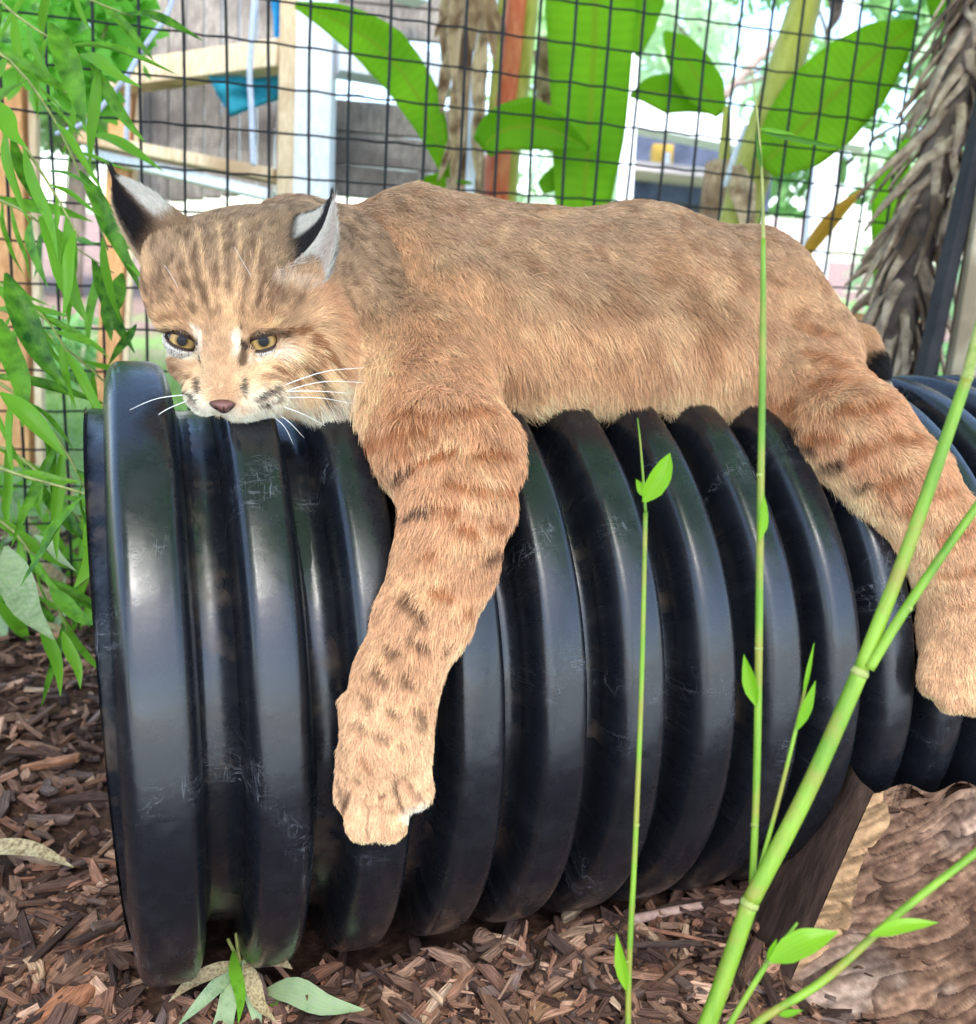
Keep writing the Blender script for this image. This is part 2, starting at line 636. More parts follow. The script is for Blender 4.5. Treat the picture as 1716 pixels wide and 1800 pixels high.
def axis(a, b, fine, n):
    """coordinates dense in [a,b], growing outwards to +-180 m"""
    inner = np.arange(a, b + 1e-6, fine)
    g = np.geomspace(fine * 1.6, 180, n)
    return np.concatenate([(a - g)[::-1], inner, b + g])


gx = axis(-.9, 1.6, .014, 26)
gy = axis(-.6, 1.6, .014, 26)
XX, YY = np.meshgrid(gx, gy, indexing='ij')
hh = ground_h(XX.ravel(), YY.ravel())
gv = np.stack([XX.ravel(), YY.ravel(), hh], 1)
nx, ny = len(gx), len(gy)
ii, jj = np.meshgrid(np.arange(nx - 1), np.arange(ny - 1), indexing='ij')
a0 = (ii * ny + jj).ravel()
gf = np.stack([a0, a0 + ny, a0 + ny + 1, a0 + 1], 1)


def ground_mat():
    m, t, b = new_mat('ground_cover')
    N, L = t.nodes, t.links
    tc = N.new('ShaderNodeTexCoord')
    geo = tc.outputs['Object']
    dt = N.new('ShaderNodeVectorMath')
    dt.operation = 'DOT_PRODUCT'
    dt.inputs[1].default_value = (-FDIR[1], FDIR[0], 0)
    L.new(geo, dt.inputs[0])

    def nz(scale, detail=8, rough=.7):
        n = N.new('ShaderNodeTexNoise')
        n.inputs['Scale'].default_value = scale
        n.inputs['Detail'].default_value = detail
        n.inputs['Roughness'].default_value = rough
        L.new(geo, n.inputs['Vector'])
        return n.outputs['Fac']

    def ramp(f, stops):
        r = N.new('ShaderNodeValToRGB')
        while len(r.color_ramp.elements) < len(stops):
            r.color_ramp.elements.new(.5)
        for e, (p, c) in zip(r.color_ramp.elements, stops):
            e.position, e.color = p, rgba(c)
        L.new(f, r.inputs[0])
        return r.outputs[0]
    mul = ramp(nz(60), [(.3, lin(34, 24, 20)), (.5, lin(78, 56, 45)), (.72, lin(120, 92, 74))])
    dirt = ramp(nz(9), [(.3, lin(112, 90, 82)), (.6, lin(154, 130, 120)), (.8, lin(178, 158, 148))])
    grs = ramp(nz(40), [(.3, lin(92, 124, 62)), (.7, lin(150, 182, 112))])
    gm = N.new('ShaderNodeMix')
    gm.data_type = 'RGBA'
    off = float(F0 @ np.array([-FDIR[1], FDIR[0], 0]))
    fa = N.new('ShaderNodeMapRange')                 # lawn near the fence gives way to bare pinkish ground
    fa.inputs[1].default_value, fa.inputs[2].default_value = off + 1.0, off + 5.5
    fa.inputs[3].default_value, fa.inputs[4].default_value = .18, -.22
    L.new(dt.outputs['Value'], fa.inputs[0])
    su = N.new('ShaderNodeMath')
    L.new(nz(1.6, 6, .65), su.inputs[0])
    L.new(fa.outputs[0], su.inputs[1])
    rg = N.new('ShaderNodeMapRange')
    rg.inputs[1].default_value, rg.inputs[2].default_value = .42, .60
    L.new(su.outputs[0], rg.inputs[0])
    L.new(rg.outputs[0], gm.inputs[0])
    L.new(dirt, gm.inputs[6])
    L.new(grs, gm.inputs[7])
    mx = N.new('ShaderNodeMix')
    mx.data_type = 'RGBA'
    off = float(F0 @ np.array([-FDIR[1], FDIR[0], 0]))
    ad = N.new('ShaderNodeMath')
    ad.operation = 'MULTIPLY_ADD'
    L.new(nz(5), ad.inputs[0])
    ad.inputs[1].default_value = .35
    L.new(dt.outputs['Value'], ad.inputs[2])
    r2 = N.new('ShaderNodeMapRange')
    r2.inputs[1].default_value, r2.inputs[2].default_value = off + .25, off + .6
    L.new(ad.outputs[0], r2.inputs[0])
    L.new(r2.outputs[0], mx.inputs[0])
    L.new(mul, mx.inputs[6])
    L.new(gm.outputs[2], mx.inputs[7])
    L.new(mx.outputs[2], b.inputs['Base Color'])
    b.inputs['Roughness'].default_value = .95
    b.inputs['Specular IOR Level'].default_value = .1
    bp = N.new('ShaderNodeBump')
    bp.inputs['Strength'].default_value = .7
    bp.inputs['Distance'].default_value = .02
    L.new(nz(70), bp.inputs['Height'])
    L.new(bp.outputs[0], b.inputs['Normal'])
    return m


go = mesh_obj('ground', gv, gf, ground_mat())
tag(go, kind='structure')


def gh(x, y):
    return float(ground_h(np.array([x]), np.array([y]))[0])


# unseen pale ground added behind the camera to bounce light onto pipe and cat
gpx, gpy = np.meshgrid(np.linspace(-9, 9, 60), np.linspace(-.74, -9.5, 30), indexing='ij')
gp = np.stack([gpx.ravel(), gpy.ravel(), ground_h(gpx.ravel(), gpy.ravel()) + .016], 1)
gp[:, 2] = np.maximum(gp[:, 2], .012)
gpf = [(i * 30 + j, i * 30 + j + 1, (i + 1) * 30 + j + 1, (i + 1) * 30 + j) for i in range(59) for j in range(29)]
tag(mesh_obj('bounce_ground', gp, gpf, noise_mat('pale_bounce', lin(198, 200, 203), lin(226, 228, 230), 60, .9, .4)), kind='structure')

# loose mulch: bark and wood chips, nobody could count them -----------
def chip_geo(L, wd, th, rs):
    """splintered chip: three skewed cross-sections"""
    v = []
    rs_off = rs.uniform(0, 50)
    bend = rs.uniform(-.12, .12) * L
    for i, t in enumerate((-.5, rs.uniform(-.15, .15), .5)):
        k = rs.uniform(.35, .9) if i != 1 else rs.uniform(.85, 1.1)
        sh = rs.uniform(-.16, .16) * L * (i != 1)
        for sy, sz in ((-1, -1), (1, -1), (1, 1), (-1, 1)):
            v.append((t * L + sh * sy * .5, sy * wd * k * .5 + (bend if i == 1 else 0), sz * th * .5 * rs.uniform(.6, 1.2)))
    f = [(3, 2, 1, 0), (8, 9, 10, 11)]
    for s in (0, 4):
        f += [(s, s + 1, s + 5, s + 4), (s + 1, s + 2, s + 6, s + 5), (s + 2, s + 3, s + 7, s + 6), (s + 3, s, s + 4, s + 7)]
    uv = [(c_ * wd * .7 + off_, v[i][0] + off_) for i, c_ in ((i, (0, 1, 1.7, 2.7)[i % 4]) for i in range(12)) for off_ in (rs_off,)]
    return np.array(v), f, uv


chip_cols = [lin(80, 58, 48), lin(112, 84, 68), lin(136, 100, 80), lin(64, 48, 42), lin(156, 122, 100), lin(122, 86, 68), lin(96, 78, 70), lin(180, 150, 124), lin(98, 70, 58)]
chip_p = np.array([.2, .17, .11, .2, .06, .09, .1, .02, .05])
chip_p = chip_p / chip_p.sum()
rs = np.random.default_rng(21)
mb = MB()
nchip = 0
tries = 0
while nchip < 11000 and tries < 80000:
    tries += 1
    if rs.random() < .8:
        x, y = rs.uniform(-.75, 1.25), rs.uniform(-.52, .05)
    else:
        x, y = rs.uniform(-1.1, .3), rs.uniform(-.1, 1.25)
    if abs(y) < .13 and -.03 < x:
        continue
    q = ROT.T @ (np.array([x, y, 0]) - CAM)
    if q[2] < .25:
        continue
    u_, v_ = FPX * q[0] / q[2] + 858, FPX * q[1] / q[2] + 900
    if u_ < -160 or u_ > 1880 or v_ > 1990:
        continue
    L_ = float(np.clip(rs.lognormal(-3.95, .6), .006, .075))
    wd = L_ * rs.uniform(.08, .34) if L_ > .016 else L_ * rs.uniform(.25, .8)
    wd = min(wd, .012)
    v, f, uv = chip_geo(L_, wd, min(wd, .008) * rs.uniform(.3, .7), rs)
    e = Matrix.Rotation(rs.uniform(0, 6.28), 3, 'Z') @ Matrix.Rotation(rs.normal(0, .28), 3, 'Y') @ Matrix.Rotation(rs.normal(0, .5), 3, 'X')
    v = v @ np.array(e).T + np.array([x, y, gh(x, y) + rs.uniform(.000, .012)])
    c = np.array(chip_cols[rs.choice(len(chip_cols), p=chip_p)]) * rs.uniform(.8, 1.65)
    mb.add(v, f, uv, col=tuple(c))
    nchip += 1
tag(mb.build('mulch', M['chip'], smooth=False, col=True), 'loose brown bark and wood chips covering the ground around the pipe', 'mulch', kind='stuff')


def chip_thing(name, px, py, L_, wd, th, rot, c, label, cat, z=.012, seed=0, tilt=0.):
    g = G(px, py, .02)
    v, f, uv = chip_geo(L_, wd, th, np.random.default_rng(seed))
    e = Matrix.Rotation(rot, 3, 'Z') @ Matrix.Rotation(tilt, 3, 'Y')
    v = v @ np.array(e).T
    o = mesh_obj(name, v, f, M['chip'], smooth=False, uv=uv, col=np.tile(np.array(c), (len(v), 1)))
    o.location = (g[0], g[1], gh(g[0], g[1]) + z)
    bevel_obj(o, min(wd, th) * .15, 1)
    return tag(o, label, cat)


chip_thing('bark_piece', 110, 1745, .062, .026, .011, .75, lin(156, 104, 74), 'large orange brown bark piece in the mulch below the pipe end', 'bark', seed=2)
chip_thing('bark_piece', 60, 1690, .03, .012, .007, 1.9, lin(176, 140, 110), 'small pale splintered bark piece beside the large orange one', 'bark', seed=3)
chip_thing('wood_chip', 850, 1655, .016, .016, .012, .3, lin(140, 108, 88), 'knobbly round wood lump lying against the pipe foot', 'wood chip', seed=5)
chip_thing('wood_chip', 1002, 1612, .022, .010, .007, .5, lin(168, 142, 112), 'small pale oval chip in shade between pipe and thin stem', 'wood chip', seed=6)
chip_thing('wood_chip', 1010, 1655, .052, .009, .006, .1, lin(150, 120, 96), 'long pale splinter lying level in front of the pipe', 'wood chip', seed=7)
chip_thing('wood_chip', 960, 1760, .042, .013, .008, .45, lin(150, 112, 82), 'brown fibrous chip at the bottom left of the thin stem', 'wood chip', seed=8)
chip_thing('wood_chip', 1430, 1690, .034, .010, .006, .9, lin(170, 112, 72), 'orange splinter standing against the big log', 'wood chip', seed=9, z=.02, tilt=-.7)
chip_thing('wood_chip', 70, 1490, .05, .007, .006, -.5, lin(170, 138, 110), 'thin pale splinter lying above the dry leaf', 'wood chip', seed=10)
chip_thing('wood_chip', 90, 1325, .055, .012, .008, .2, lin(160, 112, 84), 'orange brown splinter in the mulch under the bamboo', 'wood chip', seed=11)
chip_thing('wood_chip', 85, 1655, .06, .010, .008, .85, lin(96, 70, 56), 'long dark splinter beside the black pipe end', 'wood chip', seed=12)

# ------------------------------------------------------------------ corrugated pipe
def build_pipe():
    # profile along the axis: (x, radius); crowns end at the listed right edges
    rights = [.014, .079, .141, .203, .261, .319, .374, .428, .480, .530]
    while rights[-1] < 1.55:
        rights.append(rights[-1] + .052)
    RC, RV = PIPE_R, .195
    prof = [(-.034, RV - .004), (-.033, RV)]
    for k, e in enumerate(rights):
        wdt = (.029 if k < 6 else .026)
        a = e - wdt
        if k == 0:
            a = -.020
        n = 9
        # sloping, rounded flanks either side of a nearly flat crown
        for t in np.linspace(0, 1, n):
            prof.append((a - .0085 + .0130 * t ** 1.8, RV + (RC - RV) * (1 - (1 - t) ** 2.1)))
        prof.append(((a + e) / 2, RC + .0006))
        for t in np.linspace(1, 0, n):
            prof.append((e + .0050 - .0130 * t ** 1.8, RV + (RC - RV) * (1 - (1 - t) ** 2.1)))
        prof.append((e + .0095, RV - .002))
    prof.sort(key=lambda q: 0)
    P = np.array(prof)
    # keep x monotonic
    P[:, 0] = np.maximum.accumulate(P[:, 0] + np.arange(len(P)) * 1e-7)
    nseg = 160
    th = np.linspace(0, 2 * math.pi, nseg, endpoint=False)
    v = []
    for x, r in P:
        for a in th:
            v.append((x, r * math.cos(a), r * math.sin(a)))
    v = np.array(v)
    # hand-worn plastic: crowns wander a millimetre
    v[:, 0] -= .022 * v[:, 2] + .030 * v[:, 2] * (v[:, 0] < -.030)      # sawn a little askew
    n_ = vnoise(v + 3, 9) - .5
    rr = np.linalg.norm(v[:, 1:], axis=1, keepdims=True)
    v[:, 1:] *= 1 + (n_[:, None] * .004) / rr
    v[:, 0] += (vnoise(v + 9, 7) - .5) * .003
    f = []
    n = len(P)
    i, k = np.meshgrid(np.arange(n - 1), np.arange(nseg), indexing='ij')
    k2 = (k + 1) % nseg
    f = np.stack([(i * nseg + k).ravel(), ((i + 1) * nseg + k).ravel(), ((i + 1) * nseg + k2).ravel(), (i * nseg + k2).ravel()], 1)
    root = empty('drainage_pipe', (0, 0, PIPE_Z), 'thick black ribbed plastic pipe lying on mulch under the bobcat', 'pipe')
    o = mesh_obj('corrugated_wall', v, f, M['pipe'])
    o.location = (0, 0, PIPE_Z)
    o.parent = root
    o.matrix_parent_inverse = root.matrix_basis.inverted()
    # smooth inner liner
    xs = np.linspace(-.035, rights[-1], 12)
    v2 = [(x, .193 * math.cos(a), .193 * math.sin(a)) for x in xs for a in th[::2]]
    m2 = nseg // 2
    f2 = [(a * m2 + b, a * m2 + (b + 1) % m2, (a + 1) * m2 + (b + 1) % m2, (a + 1) * m2 + b) for a in range(11) for b in range(m2)]
    v2 = v2 + [(-.035, .196 * math.cos(a), .196 * math.sin(a)) for a in th[::2]]
    f2 += [(12 * m2 + b, 12 * m2 + (b + 1) % m2, (b + 1) % m2, b) for b in range(m2)]
    v2 = [(q[0] - (.052 if q[0] < -.030 else .022) * q[2], q[1], q[2]) for q in v2]
    o2 = mesh_obj('inner_liner', v2, f2, M['pipe'])
    o2.location = (0, 0, PIPE_Z)
    o2.parent = root
    o2.matrix_parent_inverse = root.matrix_basis.inverted()
    return root


build_pipe()

# ------------------------------------------------------------------ wire fence
FN = np.array([-FDIR[1], FDIR[0], 0])


def fence_pt(s, z):
    return np.array([F0[0] + FDIR[0] * s, F0[1] + FDIR[1] * s, z])


fence = empty('wire_fence', fence_pt(0, 0), 'black welded wire mesh fence standing behind the pipe and bobcat', 'fence')
PITCH = .059
rs = np.random.default_rng(4)
for k in range(-10, 44):
    s = k * PITCH
    zs = np.linspace(.0, 1.45, 26)
    pts = np.array([fence_pt(s +   .001 * math.sin(z * 17 + k), z) + FN * (.0012 * math.sin(z * 51 + k)) for z in zs])
    mbw = MB()
    mbw.add(*tube(pts, .0024, 6))
    o = mbw.build('upright_wire', M['wire'], fence)
for j in range(1, 24):
    z = j * PITCH - .01
    ss = np.linspace(-.6, 2.5, 100)
    pts = np.array([fence_pt(s, z + .0012 * math.sin(s / PITCH * 2 * math.pi + j) + .003 * math.sin(s * 3 + j)) + FN * .004 for s in ss])
    mbw = MB()
    mbw.add(*tube(pts, .0017, 5))
    o = mbw.build('cross_wire', M['wire'], fence)

# ------------------------------------------------------------------ beyond the fence
def beam(name, a, b, wx, wz, mat, parent, side=None, bev=.003):
    side = ROT[:, 0] if side is None else side
    v, f = box_between(a, b, wx, wz, side)
    o = mesh_obj(name, v, f, mat, parent, smooth=False)
    return bevel_obj(o, bev, 2)


# --- timber animal shelter at the left
DS = 2.55
px2m = lambda n, d: n * d / FPX
sh = empty('timber_shelter', G(555, 560), 'timber framed animal shelter with white corner post and grey board walls', 'shelter')
R0, D0, F0v = ROT[:, 0], ROT[:, 1], ROT[:, 2]
beam('corner_post', W(562, -120, DS), W(540, 900, DS), px2m(62, DS), px2m(60, DS), M['whitewood'], sh)
beam('post_lining', W(516, -120, DS + .02), W(500, 900, DS + .02), px2m(34, DS), px2m(50, DS), M['rawwood'], sh)
beam('side_rail', W(195, 140, DS + .30), W(500, 98, DS + .02), px2m(50, DS), px2m(40, DS), M['rawwood'], sh, side=D0)
beam('front_rail', W(592, 100, DS - .01), W(800, 136, DS + .12), px2m(62, DS), px2m(40, DS), M['whitewood'], sh, side=D0)
beam('front_rail', W(740, -10, DS + .3), W(590, -60, DS), px2m(40, DS), px2m(40, DS), M['whitewood'], sh, side=D0)
beam('sill', W(150, 245, DS + .30), W(490, 312, DS + .05), px2m(22, DS), px2m(40, DS), M['rawwood'], sh, side=D0)
beam('sill', W(150, 268, DS + .34), W(480, 345, DS + .06), px2m(20, DS), px2m(30, DS), M['whitewood'], sh, side=D0)
rs = np.random.default_rng(31)
for k in range(9):                              # side wall boards, upright
    xx = 252 + k * 31
    beam('wall_board', W(xx, -150, DS + .55), W(xx - 2, 360 - k * 3, DS + .55), px2m(35, DS), .018, M['greywood'], sh)
for k in range(9):                              # front wall boards, level
    yy = -140 + k * 57
    if 60 < yy < 150:
        continue
    beam('wall_board', W(585, yy, DS + .35), W(815, yy + 22, DS + .42), px2m(62, DS), .018, M['greywood'], sh, side=D0)
mbm = MB()                                      # hardware cloth stapled over the openings: far too fine to count
for k in range(34):
    xx = 596 + k * 6
    mbm.add(*tube(np.array([W(xx, 150, DS + .05), W(xx - 6, 345, DS + .05)]), .0007, 4, cap=False))
for k in range(30):
    yy = 156 + k * 6.5
    mbm.add(*tube(np.array([W(590, yy, DS + .05), W(802, yy + 14, DS + .07)]), .0007, 4, cap=False))
for k in range(38):
    xx = 254 + k * 6.6
    mbm.add(*tube(np.array([W(xx, 135 - k * .4, DS + .2), W(xx - 4, 255 + k * 1.2, DS + .2)]), .0007, 4, cap=False))
for k in range(18):
    yy = 142 + k * 6.5
    mbm.add(*tube(np.array([W(250, yy, DS + .22), W(500, yy + 12, DS + .14)]), .0007, 4, cap=False))
tag(mbm.build('hardware_cloth', M['wire'], sh), kind='stuff')
# hanging cloths
def cloth(name, pts, d, mat, label, th=.006, wob=.01, seed=0):
    pts = [np.array(q, float) for q in pts]
    rs = np.random.default_rng(seed)
    n = 9
    v, uv = [], []
    a, b, c, d4 = pts
    for i in range(n):
        for j in range(n):
            s, t = i / (n - 1), j / (n - 1)
            p = (a * (1 - s) + b * s) * (1 - t) + (d4 * (1 - s) + c * s) * t
            z = d + wob * math.sin(s * 9 + t * 4 + seed) + wob * .6 * math.sin(t * 11 + seed)
            v.append(W(p[0], p[1], z))
            uv.append((s, t))
    f = [(i * n + j, (i + 1) * n + j, (i + 1) * n + j + 1, i * n + j + 1) for i in range(n - 1) for j in range(n - 1)]
    o = mesh_obj(name, v, f, mat)
    m = o.modifiers.new('thick', 'SOLIDIFY')
    m.thickness = th
    return tag(o, label, 'cloth')


cloth('hammock_cloth', [(366, 134), (504, 128), (500, 170), (405, 206)], DS + .1, M['teal'], 'dark teal cloth slung like a hammock under the shelter side rail', seed=1)
cloth('hanging_cloth', [(478, -40), (514, -40), (506, 82), (482, 82)], DS + .08, M['blue'], 'bright blue cloth strip hanging beside the top of the white post', seed=2)


def rope(pts, r, label):
    mbw = MB()
    mbw.add(*tube(catmull(pts, 40), r, 8))
    return tag(mbw.build('rope', M['rope'], None), label, 'rope')


df = 1.40
rope([W(318, -60, df + .03), W(296, 20, df + .03), W(262, 70, df + .0), W(240, 105, df + .03), (W(222, 135, df + .0)), W(190, 175, df + .03), W(150, 215, df + .05), W(100, 235, df + .1)], .0036, 'pale lavender rope slanting down the fence at upper left')
rope([W(452, -60, 2.2), W(443, 60, 2.2), W(439, 130, 2.2), W(442, 190, 2.2), W(444, 250, 2.2), W(446, 290, 2.2)], .0062, 'pale rope hanging straight down in front of the teal cloth')
rope([W(226, 30, 2.3), W(225, 130, 2.3), W(222, 252, 2.3)], .0056, 'short pale rope hanging beside the orange brown post')

# --- stained posts at the far left
for (x0, x1, y0, y1, d, wd, lab) in ((232, 214, -60, 300, 2.9, 40, 'orange brown timber post behind the slanting rope'), (20, 30, 120, 600, 2.3, 62, 'thick orange brown timber post behind the bamboo leaves'),):
    pr = empty('timber_post', W(x1, y1, d), lab, 'post')
    beam('post', W(x0, y0, d), W(x1 - (x0 - x1) * (940 - y1) / (y1 - y0), 940, d), px2m(wd, d), px2m(wd, d), M['orangewood'], pr)
    beam('post_strip', W(x0 + wd * .62, y0, d - .02), W(x1 - (x0 - x1) * (938 - y1) / (y1 - y0) + wd * .62, 938, d - .02), px2m(wd * .22, d), px2m(wd * .3, d), M['rawwood'], pr)

# --- banana plants
def banana_leaf(parent, mid, d, hw, mat=None, fold=.12, seed=0, nrm=None, wave=.06, hwr=None, n=19):
    pts = [W(*q) if len(q) == 3 else W(q[0], q[1], d) for q in mid]
    w = [x * d / FPX for x in hw]
    wr = [x * d / FPX for x in (hwr or hw)]
    nrm = unit(CAM - pts[len(pts) // 2]) if nrm is None else nrm
    v, f, uv = blade(pts, w, wr, nrm, fold, n, 4, wave, seed)
    mbw = MB()
    mbw.add(v, f, uv)
    o = mbw.build('leaf', mat or M['banana'], parent)
    m = o.modifiers.new('thick', 'SOLIDIFY')
    m.thickness = .002
    rib = MB()
    rib.add(*tube(catmull(pts, 10) - nrm * .002, np.linspace(.006, .002, 10), 6))
    rib.build('midrib', M['banana_olive'], o).matrix_parent_inverse = parent.matrix_basis.inverted()
    return o


def stem_tube(parent, pts, d, rad, mat, name='stem', sides=16):
    mbw = MB()
    P = [W(q[0], q[1], d) for q in pts]
    n = 14
    mbw.add(*tube(catmull(P, n), np.interp(np.linspace(0, 1, n), np.linspace(0, 1, len(rad)), [r * d / FPX for r in rad]), sides))
    return mbw.build(name, mat, parent)


D1 = 2.15
b1 = empty('banana_plant', G(830, 640), 'banana plant with a pale trunk wrapped in dry tan leaves', 'banana plant')
stem_tube(b1, [(838, -120), (826, 120), (818, 330), (812, 560), (806, 960)], D1, [26, 30, 34, 38, 46], M['banana_husk'], 'trunk')
stem_tube(b1, [(838, 60), (832, 200), (822, 420)], D1 - .04, [5, 9, 8], M['whitewood'], 'pale_sheath')
rs = np.random.default_rng(8)
for k, (x0, y0, x1, y1, w_) in enumerate(((790, -40, 782, 130, 14), (792, 90, 776, 200, 12), (800, 160, 796, 330, 16), (858, -40, 870, 110, 14), (850, 60, 846, 240, 15), (846, 170, 842, 330, 13), (806, -30, 800, 160, 14), (826, -40, 830, 90, 15), (790, 30, 764, 66, 8), (800, 230, 770, 318, 8), (868, 20, 882, 80, 10))):
    banana_leaf(b1, [(x0, y0), ((x0 + x1) / 2 + rs.uniform(-8, 8), (y0 + y1) / 2), (x1, y1)], D1 - .08 + rs.uniform(-.03, .03), [w_ * .5, w_, w_ * .8, w_ * .2], M['banana_dry'], .9, k, wave=.4, n=9)
banana_leaf(b1, [(520, 8), (600, 40), (680, 95), (745, 190), (788, 312)], D1 - .05, [6, 30, 44, 36, 8], seed=5, fold=.25)
banana_leaf(b1, [(798, 318), (830, 322)], D1 - .05, [3, 4, 2], seed=9)

b2 = empty('banana_plant', G(900, 650), 'banana plant with a red orange stem and a broad hanging leaf', 'banana plant')
stem_tube(b2, [(924, -120), (908, 60), (888, 220), (872, 420), (866, 560), (858, 940)], D1 + .1, [24, 26, 28, 34, 36, 44], M['banana_red'], 'stem')
stem_tube(b2, [(946, -120), (928, 80), (905, 260), (892, 420)], D1 + .08, [12, 12, 11, 12], M['banana_olive'], 'leaf_stalk')
stem_tube(b2, [(893, -120), (878, 60), (858, 250)], D1 + .06, [8, 8, 6], M['banana_olive'], 'leaf_stalk')
banana_leaf(b2, [(1048, -90), (1046, 40), (1040, 180), (1028, 330), (1016, 470)], D1 - .12, [80, 88, 78, 66, 50, 16], seed=2, fold=.16, hwr=[60, 70, 66, 62, 48, 16])
banana_leaf(b2, [(848, 262), (880, 232), (930, 222), (980, 232), (1036, 262)], D1 - .2, [20, 34, 40, 34, 4], seed=3, fold=.3, hwr=[24, 40, 48, 30, 4])
banana_leaf(b2, [(960, 64), (965, 120), (958, 210)], D1 + .02, [10, 26, 24, 6], M['banana_dry'], .7, 4, wave=.4)
banana_leaf(b2, [(935, 190), (958, 210), (975, 200)], D1, [4, 14, 8], M['banana_dry'], .7, 14, wave=.4)
banana_leaf(b2, [(950, 330), (990, 312), (1010, 350)], D1 - .1, [12, 26, 10], seed=15)
banana_leaf(b2, [(1150, -60), (1128, 30), (1122, 100)], D1 + .3, [20, 34, 26, 5], seed=16)
banana_leaf(b2, [(720, 330), (770, 318), (800, 340)], D1 + .2, [4, 14, 10], seed=17)

D2 = 2.0
b3 = empty('banana_plant', G(1275, 690), 'short banana stump sprouting two bright leaves', 'banana plant')
stem_tube(b3, [(1270, 290), (1262, 380), (1258, 480), (1256, 620), (1250, 1040)], D2, [30, 34, 36, 38, 44], M['banana_husk'], 'trunk')
stem_tube(b3, [(1278, 190), (1272, 300), (1262, 350)], D2 - .02, [7, 12, 12], M['banana_olive'], 'leaf_stalk')
stem_tube(b3, [(1312, 220), (1290, 280), (1272, 330)], D2 - .03, [4, 6, 7], M['whitewood'], 'leaf_stalk')
banana_leaf(b3, [(1268, 200), (1235, 150), (1200, 95), (1168, 56)], D2, [10, 34, 34, 26, 4], seed=6)
banana_leaf(b3, [(1262, 196), (1210, 172), (1150, 160), (1108, 168)], D2 + .05, [6, 20, 34, 22, 3], seed=7, nrm=unit(CAM - W(1200, 160, D2)))

b4 = empty('banana_plant', G(1310, 690), 'banana plant with olive leaning stem and one huge bright green leaf', 'banana plant')
stem_tube(b4, [(1442, -90), (1400, 60), (1340, 250), (1296, 400), (1270, 560), (1240, 1060)], D2 - .1, [24, 30, 34, 34, 36, 44], M['banana_olive'], 'stem')
banana_leaf(b4, [(1296, 290), (1310, 360), (1318, 440)], D2 - .16, [8, 24, 14, 4], M['banana_dry'], .6, 8, wave=.3)
banana_leaf(b4, [(1340, 290), (1400, 235), (1470, 165), (1545, 95), (1612, 40)], D2 - .2, [30, 66, 78, 70, 46, 8], seed=10, fold=.14, hwr=[20, 62, 78, 72, 50, 8])
banana_leaf(b4, [(1452, -70), (1470, 10), (1455, 60)], D2 - .15, [6, 14, 10, 2], M['palmcore'], .6, 18, wave=.5, n=9)
banana_leaf(b4, [(1330, 420), (1320, 390), (1330, 365)], D2 - .1, [6, 20, 8], seed=19, n=9)
banana_leaf(b4, [(1400, 470), (1435, 420), (1475, 372), (1515, 335)], D2 + .1, [3, 12, 14, 10, 3], M['banana_yellow'], .8, 11, wave=.2)
banana_leaf(b4, [(1560, 600), (1568, 470), (1566, 330), (1600, 240)], D2 + .5, [14, 30, 32, 26, 6], seed=12)
banana_leaf(b4, [(1680, -90), (1672, 0), (1668, 60)], D2 - .1, [30, 44, 34, 4], seed=13)

# --- pale open shed and stall further back
D3 = 4.6
sd = empty('white_shed', G(1200, 590), 'open shed with white roof rail, dark blue counter and pale wall', 'shed')
beam('roof_rail', W(1085, 200, D3), W(1330, 248, D3), px2m(46, D3), .1, M['whitewood'], sd, side=D0)
beam('roof_rail', W(1330, 220, D3 + .2), W(1520, 250, D3 + .2), px2m(30, D3), .1, M['whitewood'], sd, side=D0)
beam('post', W(1112, 100, D3 - .1), W(1072, 780, D3 - .1), px2m(26, D3), px2m(26, D3), M['whitewood'], sd)
beam('post', W(1500, -60, D3 - .1), W(1480, 120, D3 - .1), px2m(24, D3), px2m(24, D3), M['whitewood'], sd)
beam('post', W(1452, 255, D3 - .1), W(1402, 780, D3 - .1), px2m(38, D3), px2m(30, D3), M['whitewood'], sd)
beam('back_wall', W(1090, 262, D3 + .5), W(1330, 296, D3 + .5), px2m(70, D3), .05, M['darkwall'], sd, side=D0)
beam('counter', W(1090, 330, D3 + .4), W(1340, 358, D3 + .4), px2m(66, D3), .3, M['darkwall'], sd, side=D0)
beam('counter_edge', W(1090, 300, D3 + .2), W(1340, 326, D3 + .2), px2m(18, D3), .2, M['pinkwall'], sd, side=D0)
beam('lower_wall', W(1080, 420, D3 + .45), W(1440, 450, D3 + .45), px2m(130, D3), .05, M['pinkwall'], sd, side=D0)
bx_ = empty('yellow_box', W(1164, 300, D3 + .25), 'yellow box standing on the dark counter of the white shed', 'box')
beam('carton', W(1164, 258, D3 + .2), W(1162, 298, D3 + .2), px2m(38, D3), px2m(30, D3), M['yellowbox'], bx_)
beam('box_front', W(1172, 268, D3 + .155), W(1171, 290, D3 + .155), px2m(14, D3), .012, M['whitewood'], bx_)

